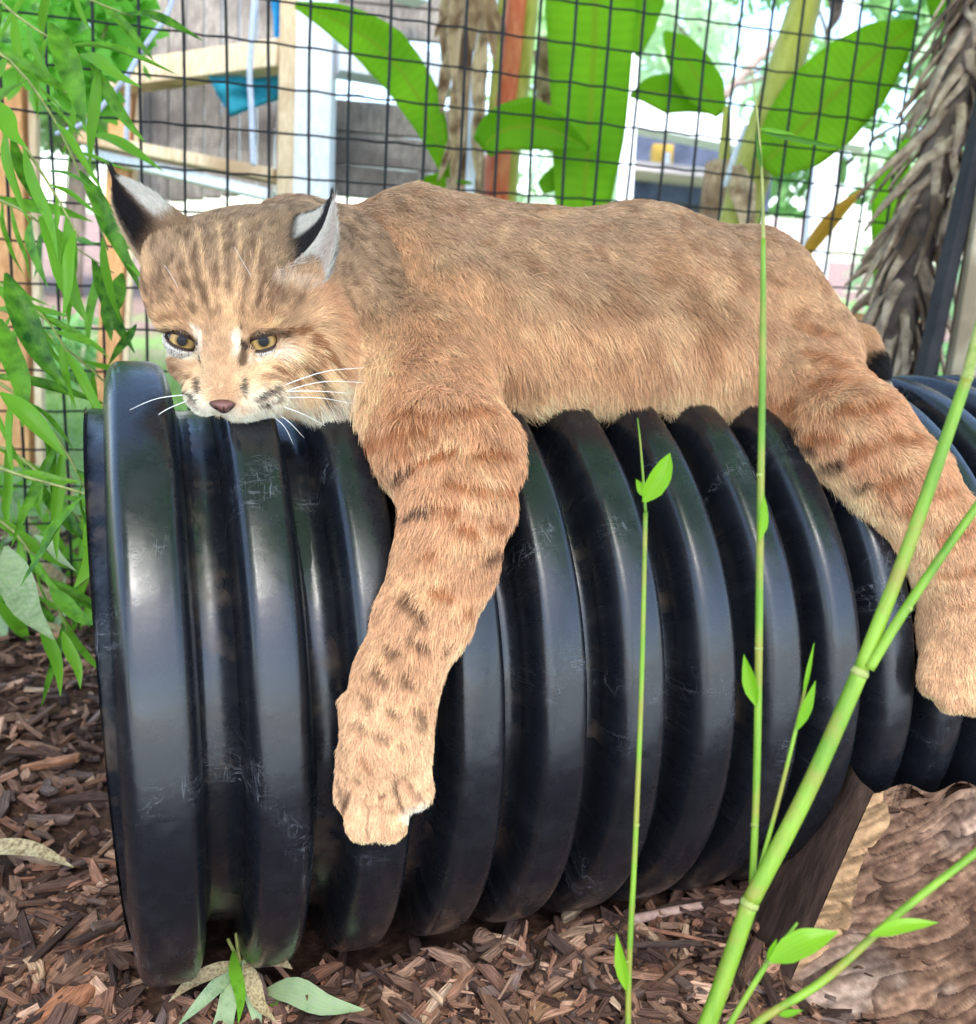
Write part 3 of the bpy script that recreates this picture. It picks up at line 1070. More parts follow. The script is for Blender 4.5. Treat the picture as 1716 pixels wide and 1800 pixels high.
# --- palm trunk with dry leaf bases
DP = 1.72
pt = empty('palm_trunk', G(1545, 760), 'slanting palm trunk covered in dry grey overlapping leaf bases', 'palm')
ctr_ = [(1770, -140), (1712, 60), (1650, 280), (1590, 500), (1548, 700), (1500, 1130)]
mbw = MB()
P_ = catmull([W(q[0], q[1], DP) for q in ctr_], 30)
mbw.add(*tube(P_, np.linspace(.028, .042, 30), 20))
mbw.build('trunk', M['palmcore'], pt)
rs = np.random.default_rng(14)
T_ = np.gradient(P_, axis=0)
for k in range(190):
    s = 29 * (1 - (k + rs.uniform(-.3, .3)) / 190)
    s = min(max(s, 0), 29)
    i = min(int(s), 28)
    p = P_[i] + (P_[i + 1] - P_[i]) * (s - i)
    t = unit(T_[i])                             # dead bases hang down the trunk
    an = k * 2.4 + rs.uniform(-.4, .4)
    a1 = unit(np.cross(t, [0, 1, 0.3]))
    a2 = np.cross(t, a1)
    o_ = math.cos(an) * a1 + math.sin(an) * a2
    sd_ = np.cross(t, o_) * rs.normal(0, .35)
    rr = .031
    L_ = rs.uniform(.08, .17)
    fl_ = rs.uniform(.05, .35)
    mid = [p + o_ * rr * .7 - t * L_ * .1, p + o_ * (rr + .010) + t * L_ * .25, p + o_ * (rr + .014 + L_ * fl_ * .35) + (t + sd_) * L_ * .65, p + o_ * (rr + .014 + L_ * fl_ * .6) + (t + sd_) * L_]
    w0 = rs.uniform(.006, .015)
    mbl = MB()
    mbl.add(*blade(mid, [w0, w0 * .9, w0 * .6, w0 * .12], [w0, w0 * .8, w0 * .5, w0 * .1], o_, rs.uniform(-.6, .3), 7, 1, .25, k))
    o = mbl.build('leaf_base', M['husk'], pt)
    m = o.modifiers.new('thick', 'SOLIDIFY')
    m.thickness = .004

# --- enclosure frame: dark post and broad board at the right edge
DB = 1.50
fr_ = empty('enclosure_frame', G(1640, 900), 'weathered grey tan board with a dark upright beside the palm', 'board')
beam('dark_upright', W(1763, 40, DB + .02), W(1503, 1210, DB + .02), px2m(22, DB), .04, M['frame'], fr_)
beam('board', W(1836, 60, DB), W(1653, 1210, DB), px2m(150, DB), .03, M['board'], fr_)
pl = empty('low_timber', G(1540, 800), 'reddish brown timber rail beside the foot of the palm trunk', 'timber')
beam('plank', W(1490, 572, DP + .25), W(1640, 590, DP + .3), px2m(46, DP), .04, M['orangewood'], pl, side=D0)
beam('plank', W(1500, 625, DP + .22), W(1640, 640, DP + .27), px2m(44, DP), .04, M['board'], pl, side=D0)

for x_ in (1522, 1612):
    beam('leg', W(x_, 596, DP + .32), W(x_ - 8, 1080, DP + .32), px2m(30, DP), .04, M['board'], pl)

# --- foliage: crowns of many small leaves
def crown(name, centers, n, size, mat, parent, seed, shape=(.32, 1.0)):
    rs = np.random.default_rng(seed)
    vs, fs, uvs = [], [], []
    for _ in range(n):
        c, r = centers[rs.integers(len(centers))]
        d = unit(rs.normal(size=3))
        p = np.asarray(c) + d * np.asarray(r) * rs.uniform(.35, 1) ** .6
        t = unit(rs.normal(size=3) + np.array([0, 0, -.5]))
        nn = unit(np.cross(t, rs.normal(size=3)))
        s = np.cross(nn, t)
        L_ = size * rs.uniform(.6, 1.4)
        wd = L_ * shape[0]
        b0 = len(vs)
        for q, wq, zz in ((0, .05, 0), (.35, 1, .05), (.7, .8, .02), (1, .05, -.12)):
            for sg in (-1, 1):
                vs.append(p + t * L_ * q + s * sg * wd * wq * .5 + nn * L_ * zz)
                uvs.append(((sg + 1) / 2, q))
        for i in range(3):
            fs.append((b0 + 2 * i, b0 + 2 * i + 1, b0 + 2 * i + 3, b0 + 2 * i + 2))
    return mesh_obj(name, vs, fs, mat, parent, True, uvs)


def tree(px, py_base, d, hpx, wpx, n, size, mat, label, seed, group=None):
    rs = np.random.default_rng(seed)
    base = W(px, py_base, d)
    g = ground_h(np.array([base[0]]), np.array([base[1]]))[0]
    base = np.array([base[0], base[1], g])
    top = W(px, py_base - hpx, d)
    H = max(top[2] - g, .5)
    r = wpx * d / FPX / 2
    t = empty('tree', base, label, 'tree', group)
    mbw = MB()
    mbw.add(*tube(catmull([base, base + np.array([.04 * H, .02, H * .45]), base + np.array([-.02, 0, H * .85])], 10), np.linspace(.05 * H * .4 + .03, .02, 10), 10))
    for k in range(5):
        a = rs.uniform(0, 6.28)
        q = base + np.array([0, 0, H * rs.uniform(.35, .7)])
        mbw.add(*tube(catmull([q, q + np.array([math.cos(a) * r * .4, math.sin(a) * r * .4, H * .12]), q + np.array([math.cos(a) * r * .8, math.sin(a) * r * .8, H * .18])], 6), np.linspace(.022, .008, 6), 6))
    mbw.build('trunk', M['bark'], t)
    cs = []
    for _ in range(11):
        a, q = rs.uniform(0, 6.28), rs.uniform(0, 1) ** .5
        cs.append((base + np.array([math.cos(a) * r * q * .8, math.sin(a) * r * q * .8, H * rs.uniform(.18, .95)]), np.array([1, 1, .8]) * r * rs.uniform(.28, .5)))
    crown('crown', cs, n, size, mat, t, seed)
    return t


tree(1180, 520, 8.5, 620, 560, 2900, .16, M['hedge2'], 'pale green airy tree behind the white shed roof', 1)
tree(1420, 520, 7.2, 600, 420, 2100, .15, M['hedge'], 'mid green tree behind the huge banana leaf', 2)
tree(1640, 560, 6.5, 560, 300, 1300, .14, M['hedge2'], 'loose pale tree seen between huge banana leaf and palm trunk', 3)
tree(120, 480, 6.0, 640, 500, 3800, .15, M['hedge'], 'leafy green tree behind the ropes at far left', 4)
tree(960, 500, 10.0, 620, 420, 1700, .18, M['hedge'], 'green tree in the gap behind the red banana stem', 5)
tree(-260, 520, 5.0, 700, 460, 2600, .15, M['hedge'], 'leafy tree standing beyond the left end of the fence', 6)
tree(2000, 560, 5.5, 700, 520, 2600, .15, M['hedge2'], 'leafy tree standing beyond the broad board', 8)
# unseen tree added to block sun and sky over the pipe and camera
st = empty('tree', (-2.5, -1.5, gh(-2.5, -1.5)), 'unseen leafy tree added over pipe and camera to shade the scene', 'tree')
mbw = MB()
mbw.add(*tube(catmull([(-2.5, -1.5, -.05), (-2.4, -1.4, 1.2), (-2.0, -1.0, 2.3), (-1.2, -.5, 3.0)], 14), np.linspace(.16, .08, 14), 12))
rs = np.random.default_rng(71)
limbs = [(.2, -1.6, 3.0), (1.6, -1.2, 3.1), (.4, .6, 3.2), (2.4, .6, 3.2), (1.0, .7, 3.3), (-1.6, .6, 3.2), (-.6, -1.8, 2.9), (2.6, -.9, 3.1)]
for q in limbs:
    mbw.add(*tube(catmull([(-1.7, -.8, 2.6), ((q[0] - 1.7) / 2, (q[1] - .8) / 2, 3.0), q], 8), np.linspace(.06, .015, 8), 7))
mbw.build('trunk', M['bark'], st)
crown('crown', [(np.array([x_ + rs.uniform(-.3, .3), y_ + rs.uniform(-.3, .3), 3.15 + rs.uniform(-.25, .35)]), np.array([.62, .62, .34])) for x_ in np.arange(-2.0, 3.6, .85) for y_ in np.arange(-2.1, .9, .8)], 5400, .26, M['hedge'], st, 72, (.42, 1))
ln_ = empty('fallen_branch', W(1300, 160, 5.6), 'bare grey branch slanting through the pale tree', 'branch')
mbw = MB()
mbw.add(*tube(catmull([W(1210, 250, 5.6), W(1290, 150, 5.6), W(1380, 60, 5.6)], 10), np.linspace(.03, .02, 10), 8))
mbw.build('limb', M['bark'], ln_)
mbw = MB()
mbw.add(*tube(catmull([W(1290, 150, 5.6), W(1330, 140, 5.5), W(1372, 120, 5.4)], 8), np.linspace(.016, .006, 8), 6))
mbw.build('side_twig', M['bark'], ln_)
# vine leaves beyond the fence, upper left
vn = empty('climbing_vine', W(160, 200, 2.0), 'bright green broad leaved vine beyond the fence at top left', 'vine')
crown('foliage', [(W(170, 60, 2.0), np.array([.10, .05, .10])), (W(130, 120, 1.95), np.array([.08, .05, .08])), (W(215, 20, 2.1), np.array([.05, .04, .07])), (W(60, 60, 2.0), np.array([.10, .06, .12]))], 340, .055, M['vine'], vn, 12, (.6, 1))
mbw = MB()
mbw.add(*tube(catmull([W(120, 300, 2.02), W(150, 150, 2.02), W(190, 40, 2.02), W(215, -60, 2.05)], 10), .004, 6))
mbw.build('vine_stem', M['twig'], vn)
# low shrubs far along the ground
for k, (px, py, d, rx, rz, lab) in enumerate(((1575, 560, 4.2, .5, .35, 'low bright shrub on the lawn left of the palm trunk'), (1480, 540, 5.6, .5, .3, 'low shrub on the lawn behind the yellow leaf'), (60, 640, 3.3, .35, .22, 'low leafy shrub behind the thick post at left'))):
    c = W(px, py, d)
    s_ = empty('shrub', (c[0], c[1], gh(c[0], c[1])), lab, 'shrub')
    crown('foliage', [((c[0] + dx, c[1] + dy, gh(c[0], c[1]) + rz * .5), np.array([rx * .5, rx * .5, rz * .6])) for dx, dy in ((-.3 * rx, 0), (.3 * rx, .1), (0, -.1))], 420, .09, M['hedge'], s_, 40 + k)
    mbw = MB()
    mbw.add(*tube(np.array([(c[0], c[1], gh(c[0], c[1]) - .02), (c[0], c[1], gh(c[0], c[1]) + rz * .6)]), .012, 6))
    mbw.build('stem', M['bark'], s_)
# lawn blades beyond the fence and weeds at the fence foot
rs = np.random.default_rng(77)
vs, fs, uvs = [], [], []
cnt_ = 0
for _ in range(30000):
    s, o_ = rs.uniform(-1.4, 3.2), rs.gamma(2.0, .8) + .15
    p = F0 + FDIR * s * (1 + o_ * .5) + FN * o_
    if vnoise(np.array([[p[0], p[1], 0]]), 1.3)[0] < .42:
        continue
    z = gh(p[0], p[1])
    h = rs.uniform(.03, .08)
    a = rs.uniform(0, 6.28)
    dx, dy = math.cos(a), math.sin(a)
    b0 = len(vs)
    l = rs.uniform(-.5, .5, 2) * h
    vs += [(p[0] - dx * .003, p[1] - dy * .003, z - .005), (p[0] + dx * .003, p[1] + dy * .003, z - .005), (p[0] + l[0], p[1] + l[1], z + h)]
    uvs += [(0, 0), (1, 0), (.5, 1)]
    fs.append((b0, b0 + 1, b0 + 2))
    cnt_ += 1
    if cnt_ > 14000:
        break
tag(mesh_obj('grass', vs, fs, M['grass'], None, False, uvs), 'thin green grass growing in patches beyond the fence', 'grass', kind='stuff')

# ------------------------------------------------------------------ bobcat
HD = 0.655                                     # distance of the head's middle plane
HS = .955 * HD / FPX                                  # metres per pixel there
_hx, _hy, _hz = ROT[:, 0], ROT[:, 1], None
H0 = W(420, 560, HD)
HF = unit(CAM - H0)                            # head-frame axes: toward the viewer, right, down
HRX = unit(ROT[:, 0] - HF * (ROT[:, 0] @ HF))
HDN = unit(np.cross(HRX, HF))
if HDN @ ROT[:, 1] < 0:
    HDN = -HDN


def hp(px, py, w=0):
    """point of the head frame: right, down and toward-viewer offsets, in units of 1/2670 m"""
    return H0 + (HRX * (px - 420) + HDN * (py - 560) + HF * w) * HS


def head_uv(p):
    q = (np.asarray(p) - H0) / HS
    return np.stack([q @ HRX + 420, q @ HDN + 560, q @ HF], -1)


TAN, GREY, ORG = np.array(lin(192, 156, 122)), np.array(lin(162, 142, 122)), np.array(lin(190, 150, 118))
CREAM, WHITE, FACE = np.array(lin(222, 194, 156)), np.array(lin(236, 229, 216)), np.array(lin(184, 154, 122))
PAWC, DARK, BLACK, BROWN = np.array(lin(204, 170, 138)), np.array(lin(74, 50, 36)), np.array(lin(24, 20, 20)), np.array(lin(120, 76, 44))
RUST = np.array(lin(150, 98, 62))

PR = []                                        # primitives: (a, b, ra, rb, k, direction, fur length, colour, density, clump)


def cap(a, b, ra, rb, k, dirv, ln, col, dens=60):
    PR.append((np.array(a), np.array(b), ra, rb, k, unit(dirv), ln, np.array(col), dens))


def bodycap(a, b, ra, rb, k, dirpx, ln, col, dens=60):
    """a, b = (pixel x, pixel y, distance); radii in pixels at that distance; direction of the coat as a pixel step"""
    A, B = W(*a), W(*b)
    dv = ROT @ np.array([dirpx[0], dirpx[1], dirpx[2] if len(dirpx) > 2 else 0.0])
    cap(A, B, ra * a[2] / FPX, rb * b[2] / FPX, k, dv, ln, col, dens)


def headcap(a, b, ra, rb, k, dirv, ln, col, dens=150):
    dv = HRX * dirv[0] + HDN * dirv[1] + HF * dirv[2]
    cap(hp(*a), hp(*b), ra * HS, rb * HS, k, dv, ln, col, dens)


# trunk
bodycap((520, 446, .745), (680, 500, .775), 94, 116, .03, (1, .35), .010, TAN, 110)
bodycap((740, 462, .785), (760, 480, .79), 112, 112, .03, (1, .3), .011, TAN, 95)
bodycap((640, 590, .72), (740, 630, .735), 92, 100, .03, (.5, 1), .012, TAN, 100)
bodycap((860, 500, .80), (1130, 514, .86), 134, 128, .04, (1, .25), .012, TAN, 95)
bodycap((920, 612, .757), (1225, 628, .825), 116, 108, .055, (.6, .9), .020, TAN, 90)
bodycap((1130, 514, .86), (1262, 550, .89), 128, 124, .04, (1, .3), .012, TAN, 95)
bodycap((1268, 565, .89), (1392, 628, .89), 128, 102, .04, (.8, .6), .011, TAN, 95)
bodycap((1270, 660, .835), (1350, 690, .84), 74, 72, .03, (.7, .8), .012, TAN, 95)
bodycap((722, 396, .757), (792, 500, .722), 36, 50, .035, (.6, .8), .012, TAN, 90)
bodycap((1352, 480, .868), (1400, 590, .862), 50, 62, .04, (.7, .7), .012, TAN, 85)
# near hind leg, hanging over the front of the pipe
def leg_d(px, py, r, k=.55):
    return pipe_depth(px, py) * (1 - r * k / FPX)


HLEG = [(1388, 668, .87, 100), (1500, 768, None, 88), (1580, 850, None, 78), (1650, 935, None, 68), (1682, 1010, None, 62), (1690, 1110, None, 62), (1690, 1180, None, 62)]
HLEG = [(a, b, d or leg_d(a, b, r), r) for a, b, d, r in HLEG]
for i in range(len(HLEG) - 1):
    p, q = HLEG[i], HLEG[i + 1]
    bodycap(p[:3], q[:3], p[3], q[3], .03 if i == 0 else .016, (q[0] - p[0], q[1] - p[1]), (.012, .011, .010, .009, .008, .0065)[i], (ORG, ORG, ORG, PAWC, PAWC, PAWC)[i], (85, 95, 100, 105, 110, 120)[i])
_hd = HLEG[-1][2]
for a, tx, ty, tr in ((1650, 1643, 1196, 26), (1674, 1672, 1222, 27), (1706, 1708, 1224, 27), (1734, 1740, 1200, 26)):
    bodycap((a, 1150, _hd - .012), (tx, ty, _hd - .016), tr, tr, .005, (0, 1), .006, PAWC, 120)
# near foreleg: hangs down the front of the pipe
LEG = [(748, 650, .705, 100), (796, 790, .635, 98), (806, 880, .612, 84), (783, 985, None, 78), (745, 1085, None, 70), (697, 1190, None, 64), (680, 1290, None, 66), (674, 1352, None, 66)]
LEG = [(a, b, (d if d else leg_d(a, b, r, .8)), r) for a, b, d, r in LEG]
for i in range(len(LEG) - 1):
    p, q = LEG[i], LEG[i + 1]
    ln = (.014, .012, .010, .009, .009, .0075, .006)[i]
    cc = (ORG, ORG, ORG, ORG * .6 + PAWC * .4, ORG * .5 + PAWC * .5, PAWC, PAWC)[i]
    bodycap(p[:3], q[:3], p[3], q[3], .014 if i else .022, (q[0] - p[0], q[1] - p[1]), ln, cc, (70, 80, 90, 100, 105, 115, 120)[i])
bodycap((664, 676, .69), (758, 790, .642), 62, 84, .02, (.5, 1), .013, ORG, 80)
bodycap((866, 782, .632), (876, 812, .628), 34, 30, .016, (.2, 1), .010, ORG, 90)
_pd = leg_d(674, 1380, 60, .8)
for a, b, tr, off in (((630, 1322), (619, 1396), 33, .002), ((652, 1352), (640, 1444), 36, .005), ((692, 1352), (682, 1444), 36, .005), ((716, 1318), (728, 1388), 34, .003)):
    bodycap((a[0], a[1], _pd - off), (b[0], b[1], _pd - off - .001), tr, tr * .92, .005, (b[0] - a[0], b[1] - a[1]), .0050, PAWC * np.array([1.05, 1.10, 1.16]), 135)
CARVE = []
for q in (((1657, 1180), (1655, 1238)), ((1690, 1185), (1690, 1250)), ((1722, 1180), (1726, 1238))):
    for (x_, y_) in np.linspace(q[0], q[1], 6):
        CARVE.append((W(x_, y_, _hd - .0285), .0050))
for q in (((628, 1370), (606, 1440)), ((668, 1390), (660, 1486)), ((704, 1365), (720, 1436))):
    for (x_, y_) in np.linspace(q[0], q[1], 6):
        CARVE.append((W(x_, y_, _pd - .0185), .0048))
bodycap((618, 1235, LEG[5][2] + .004), (622, 1262, LEG[5][2] + .004), 18, 16, .008, (0, 1), .006, PAWC, 115)
# far legs hang over the other side of the pipe
_f1, _f2 = W(780, 540, .86), W(1330, 650, .95)
cap(_f1, (_f1[0] + .01, .25, .40), .045, .036, .03, (0, .6, -1), .012, ORG, 30)
cap((_f1[0] + .01, .25, .40), (_f1[0], .275, .22), .036, .030, .02, (0, 0, -1), .010, PAWC, 30)
cap(_f2, (_f2[0] + .04, .25, .40), .046, .040, .03, (0, .6, -1), .012, ORG, 30)
cap((_f2[0] + .04, .25, .40), (_f2[0] + .05, .275, .20), .036, .032, .02, (0, 0, -1), .010, PAWC, 30)
# tail
bodycap((1440, 596, .91), (1506, 604, .915), 34, 27, .02, (.8, .5), .011, TAN, 90)
bodycap((1506, 604, .914), (1526, 628, .91), 27, 24, .01, (.5, .9), .010, TAN, 100)
bodycap((1532, 640, .907), (1540, 652, .905), 23, 19, .008, (.5, .9), .009, BLACK * .8, 110)
bodycap((1549, 674, .900), (1553, 684, .898), 13, 11, .005, (.4, .9), .009, WHITE, 120)
# head
N_TRUNK = len(PR)
headcap((436, 520, -30), (446, 490, -60), 116, 108, .02, (.1, -1, -.3), .010, FACE)
headcap((392, 470, -105), (540, 452, -110), 98, 106, .03, (.6, -.6, -.6), .012, FACE)
headcap((392, 505, -18), (470, 515, -8), 90, 90, .02, (.1, -1, -.2), .009, FACE)
headcap((330, 535, -40), (340, 500, -60), 64, 62, .02, (-.5, -.6, -.5), .009, FACE)
headcap((560, 560, -35), (545, 600, -20), 56, 64, .02, (.8, .5, -.5), .014, FACE)
headcap((330, 640, -34), (352, 664, 0), 40, 34, .012, (-.7, .5, -.5), .007, FACE)
headcap((500, 640, 20), (468, 672, 30), 56, 46, .016, (.8, .6, -.4), .009, FACE)
headcap((398, 560, 36), (392, 610, 52), 44, 38, .012, (0, -1, -.4), .005, FACE, 190)
headcap((396, 620, 52), (390, 682, 82), 36, 32, .010, (0, -1, -.3), .0048, FACE, 240)
headcap((356, 702, 70), (346, 690, 60), 29, 28, .008, (-.8, .6, -.2), .0030, WHITE, 220)
headcap((430, 702, 78), (454, 694, 66), 32, 33, .008, (.8, .5, -.3), .0030, WHITE, 220)
headcap((404, 716, 66), (428, 712, 58), 22, 22, .008, (.1, 1, 0), .006, WHITE, 200)
headcap((474, 690, 40), (500, 690, 20), 34, 38, .014, (.6, .8, -.2), .012, CREAM, 150)
headcap((310, 562, -2), (340, 570, 22), 17, 19, .010, (-.5, -.9, 0), .005, FACE, 190)
headcap((440, 564, 62), (480, 562, 50), 20, 22, .010, (.4, -.9, 0), .005, FACE, 190)
headcap((318, 470, -60), (294, 430, -56), 46, 26, .03, (-.4, -1, -.2), .008, FACE)
headcap((530, 480, -10), (552, 440, -24), 44, 24, .02, (.4, -1, -.2), .008, FACE)
headcap((572, 600, 0), (590, 655, 4), 44, 40, .02, (.75, .8, -.1), .020, CREAM * .6 + FACE * .4, 130)
headcap((556, 676, 14), (572, 706, 14), 38, 30, .018, (.3, 1, 0), .026, CREAM, 140)
# ruff under the cheek
headcap((560, 640, -30), (575, 680, -30), 44, 34, .02, (.4, 1, -.1), .028, CREAM, 120)
headcap((530, 690, -10), (548, 700, -10), 34, 30, .02, (.1, 1, 0), .030, CREAM, 120)

EYES = [((319, 598, -8), 29), ((460, 599, 41), 30)]
SOCK = [(hp(c[0], c[1], c[2] + q), r * HS * kk) for c, r in EYES for q, kk in ((0, 1.0), (14, .9), (28, .72))]

VOX = .0038
allp = np.array([q for p in PR for q in (p[0] - max(p[2], p[3]), p[0] + max(p[2], p[3]), p[1] - max(p[2], p[3]), p[1] + max(p[2], p[3]))])
lo, hi = allp.min(0) - .03, allp.max(0) + .03
dims = np.ceil((hi - lo) / VOX).astype(int)
SD = np.full(dims, .06, np.float32)


def capsule_sd(p, a, b, ra, rb):
    ab = b - a
    L2 = float(ab @ ab) + 1e-12
    t = np.clip(((p - a) @ ab) / L2, 0, 1)
    return np.linalg.norm(p - a - t[..., None] * ab, axis=-1) - (ra + (rb - ra) * t)


for (a, b, ra, rb, k, *_r) in PR:
    m = max(ra, rb) + k + .012
    i0 = np.maximum(((np.minimum(a, b) - m - lo) / VOX).astype(int), 0)
    i1 = np.minimum(((np.maximum(a, b) + m - lo) / VOX).astype(int) + 2, dims)
    g = np.stack(np.meshgrid(*[lo[c] + VOX * np.arange(i0[c], i1[c]) for c in range(3)], indexing='ij'), -1)
    d = capsule_sd(g, a, b, ra, rb)
    s = SD[i0[0]:i1[0], i0[1]:i1[1], i0[2]:i1[2]]
    h = np.maximum(k - np.abs(s - d), 0) / k
    SD[i0[0]:i1[0], i0[1]:i1[1], i0[2]:i1[2]] = np.minimum(s, d) - h * h * k * .25
for c, r in SOCK + CARVE:
    m = r + .012
    i0, i1 = ((c - m - lo) / VOX).astype(int), ((c + m - lo) / VOX).astype(int) + 2
    g = np.stack(np.meshgrid(*[lo[q] + VOX * np.arange(i0[q], i1[q]) for q in range(3)], indexing='ij'), -1)
    d = np.linalg.norm(g - c, axis=-1) - r
    s = SD[i0[0]:i1[0], i0[1]:i1[1], i0[2]:i1[2]]
    SD[i0[0]:i1[0], i0[1]:i1[1], i0[2]:i1[2]] = np.maximum(s, -d)


def surface_nets(F, lo, h):
    ins = F < 0
    n = np.array(F.shape)
    c = [(i, j, k) for i in (0, 1) for j in (0, 1) for k in (0, 1)]
    cnt = sum(ins[i:n[0] - 1 + i, j:n[1] - 1 + j, k:n[2] - 1 + k].astype(np.int8) for i, j, k in c)
    act = (cnt > 0) & (cnt < 8)
    idx = -np.ones(act.shape, int)
    cells = np.argwhere(act)
    idx[act] = np.arange(len(cells))
    acc = np.zeros((len(cells), 3))
    num = np.zeros(len(cells))
    for p in c:
        for ax in range(3):
            if p[ax] == 1:
                continue
            q = list(p)
            q[ax] = 1
            A, B = cells + p, cells + q
            fa, fb = F[A[:, 0], A[:, 1], A[:, 2]], F[B[:, 0], B[:, 1], B[:, 2]]
            m = (fa < 0) != (fb < 0)
            t = np.where(m, fa / np.where(m, fa - fb, 1), 0)
            pt = A + (B - A) * t[:, None]
            acc[m] += pt[m]
            num[m] += 1
    V = lo + h * acc / num[:, None]
    faces = []
    for ax in range(3):
        o1, o2 = [(1, 2), (2, 0), (0, 1)][ax]
        sl0 = [slice(None)] * 3
        sl1 = [slice(None)] * 3
        sl0[ax], sl1[ax] = slice(0, -1), slice(1, None)
        a, b = ins[tuple(sl0)], ins[tuple(sl1)]
        e = np.argwhere(a != b)
        e = e[(e[:, o1] > 0) & (e[:, o2] > 0)]
        e = e[(e[:, o1] < n[o1] - 1) & (e[:, o2] < n[o2] - 1)]
        fl = a[e[:, 0], e[:, 1], e[:, 2]]
        d1, d2 = np.zeros(3, int), np.zeros(3, int)
        d1[o1], d2[o2] = 1, 1
        q = [idx[tuple((e - x).T)] for x in (d1 * 0, d1, d1 + d2, d2)]
        Q = np.stack(q, 1)
        Q[~fl] = Q[~fl][:, ::-1]
        faces.append(Q)
    return V, np.concatenate(faces)


BV, BF = surface_nets(SD, lo, VOX)


def prim_weights(p, sharp=.010):
    ds = np.stack([capsule_sd(p, q[0], q[1], q[2], q[3]) for q in PR], 1)
    ds = ds - ds.min(1, keepdims=True)
    wt = np.exp(-ds / sharp)
    return wt / wt.sum(1, keepdims=True)


PD = np.array([q[5] for q in PR])
PL = np.array([q[6] for q in PR])
PC = np.array([q[7] for q in PR])
PDN = np.array([q[8] for q in PR])


def stroke(uv, pts, hw, soft=.6):
    """mask of a coat mark or painted shade line: distance to a polyline"""
    pts = np.asarray(pts, float)
    best = np.full(len(uv), 1e9)
    for a, b in zip(pts[:-1], pts[1:]):
        ab = b - a
        t = np.clip(((uv - a) @ ab) / (ab @ ab + 1e-9), 0, 1)
        best = np.minimum(best, np.linalg.norm(uv - a - t[:, None] * ab, axis=1))
    return 1 - sstep(hw * (1 - soft), hw * (1 + soft), best)


EARG = np.array(lin(200, 188, 172))
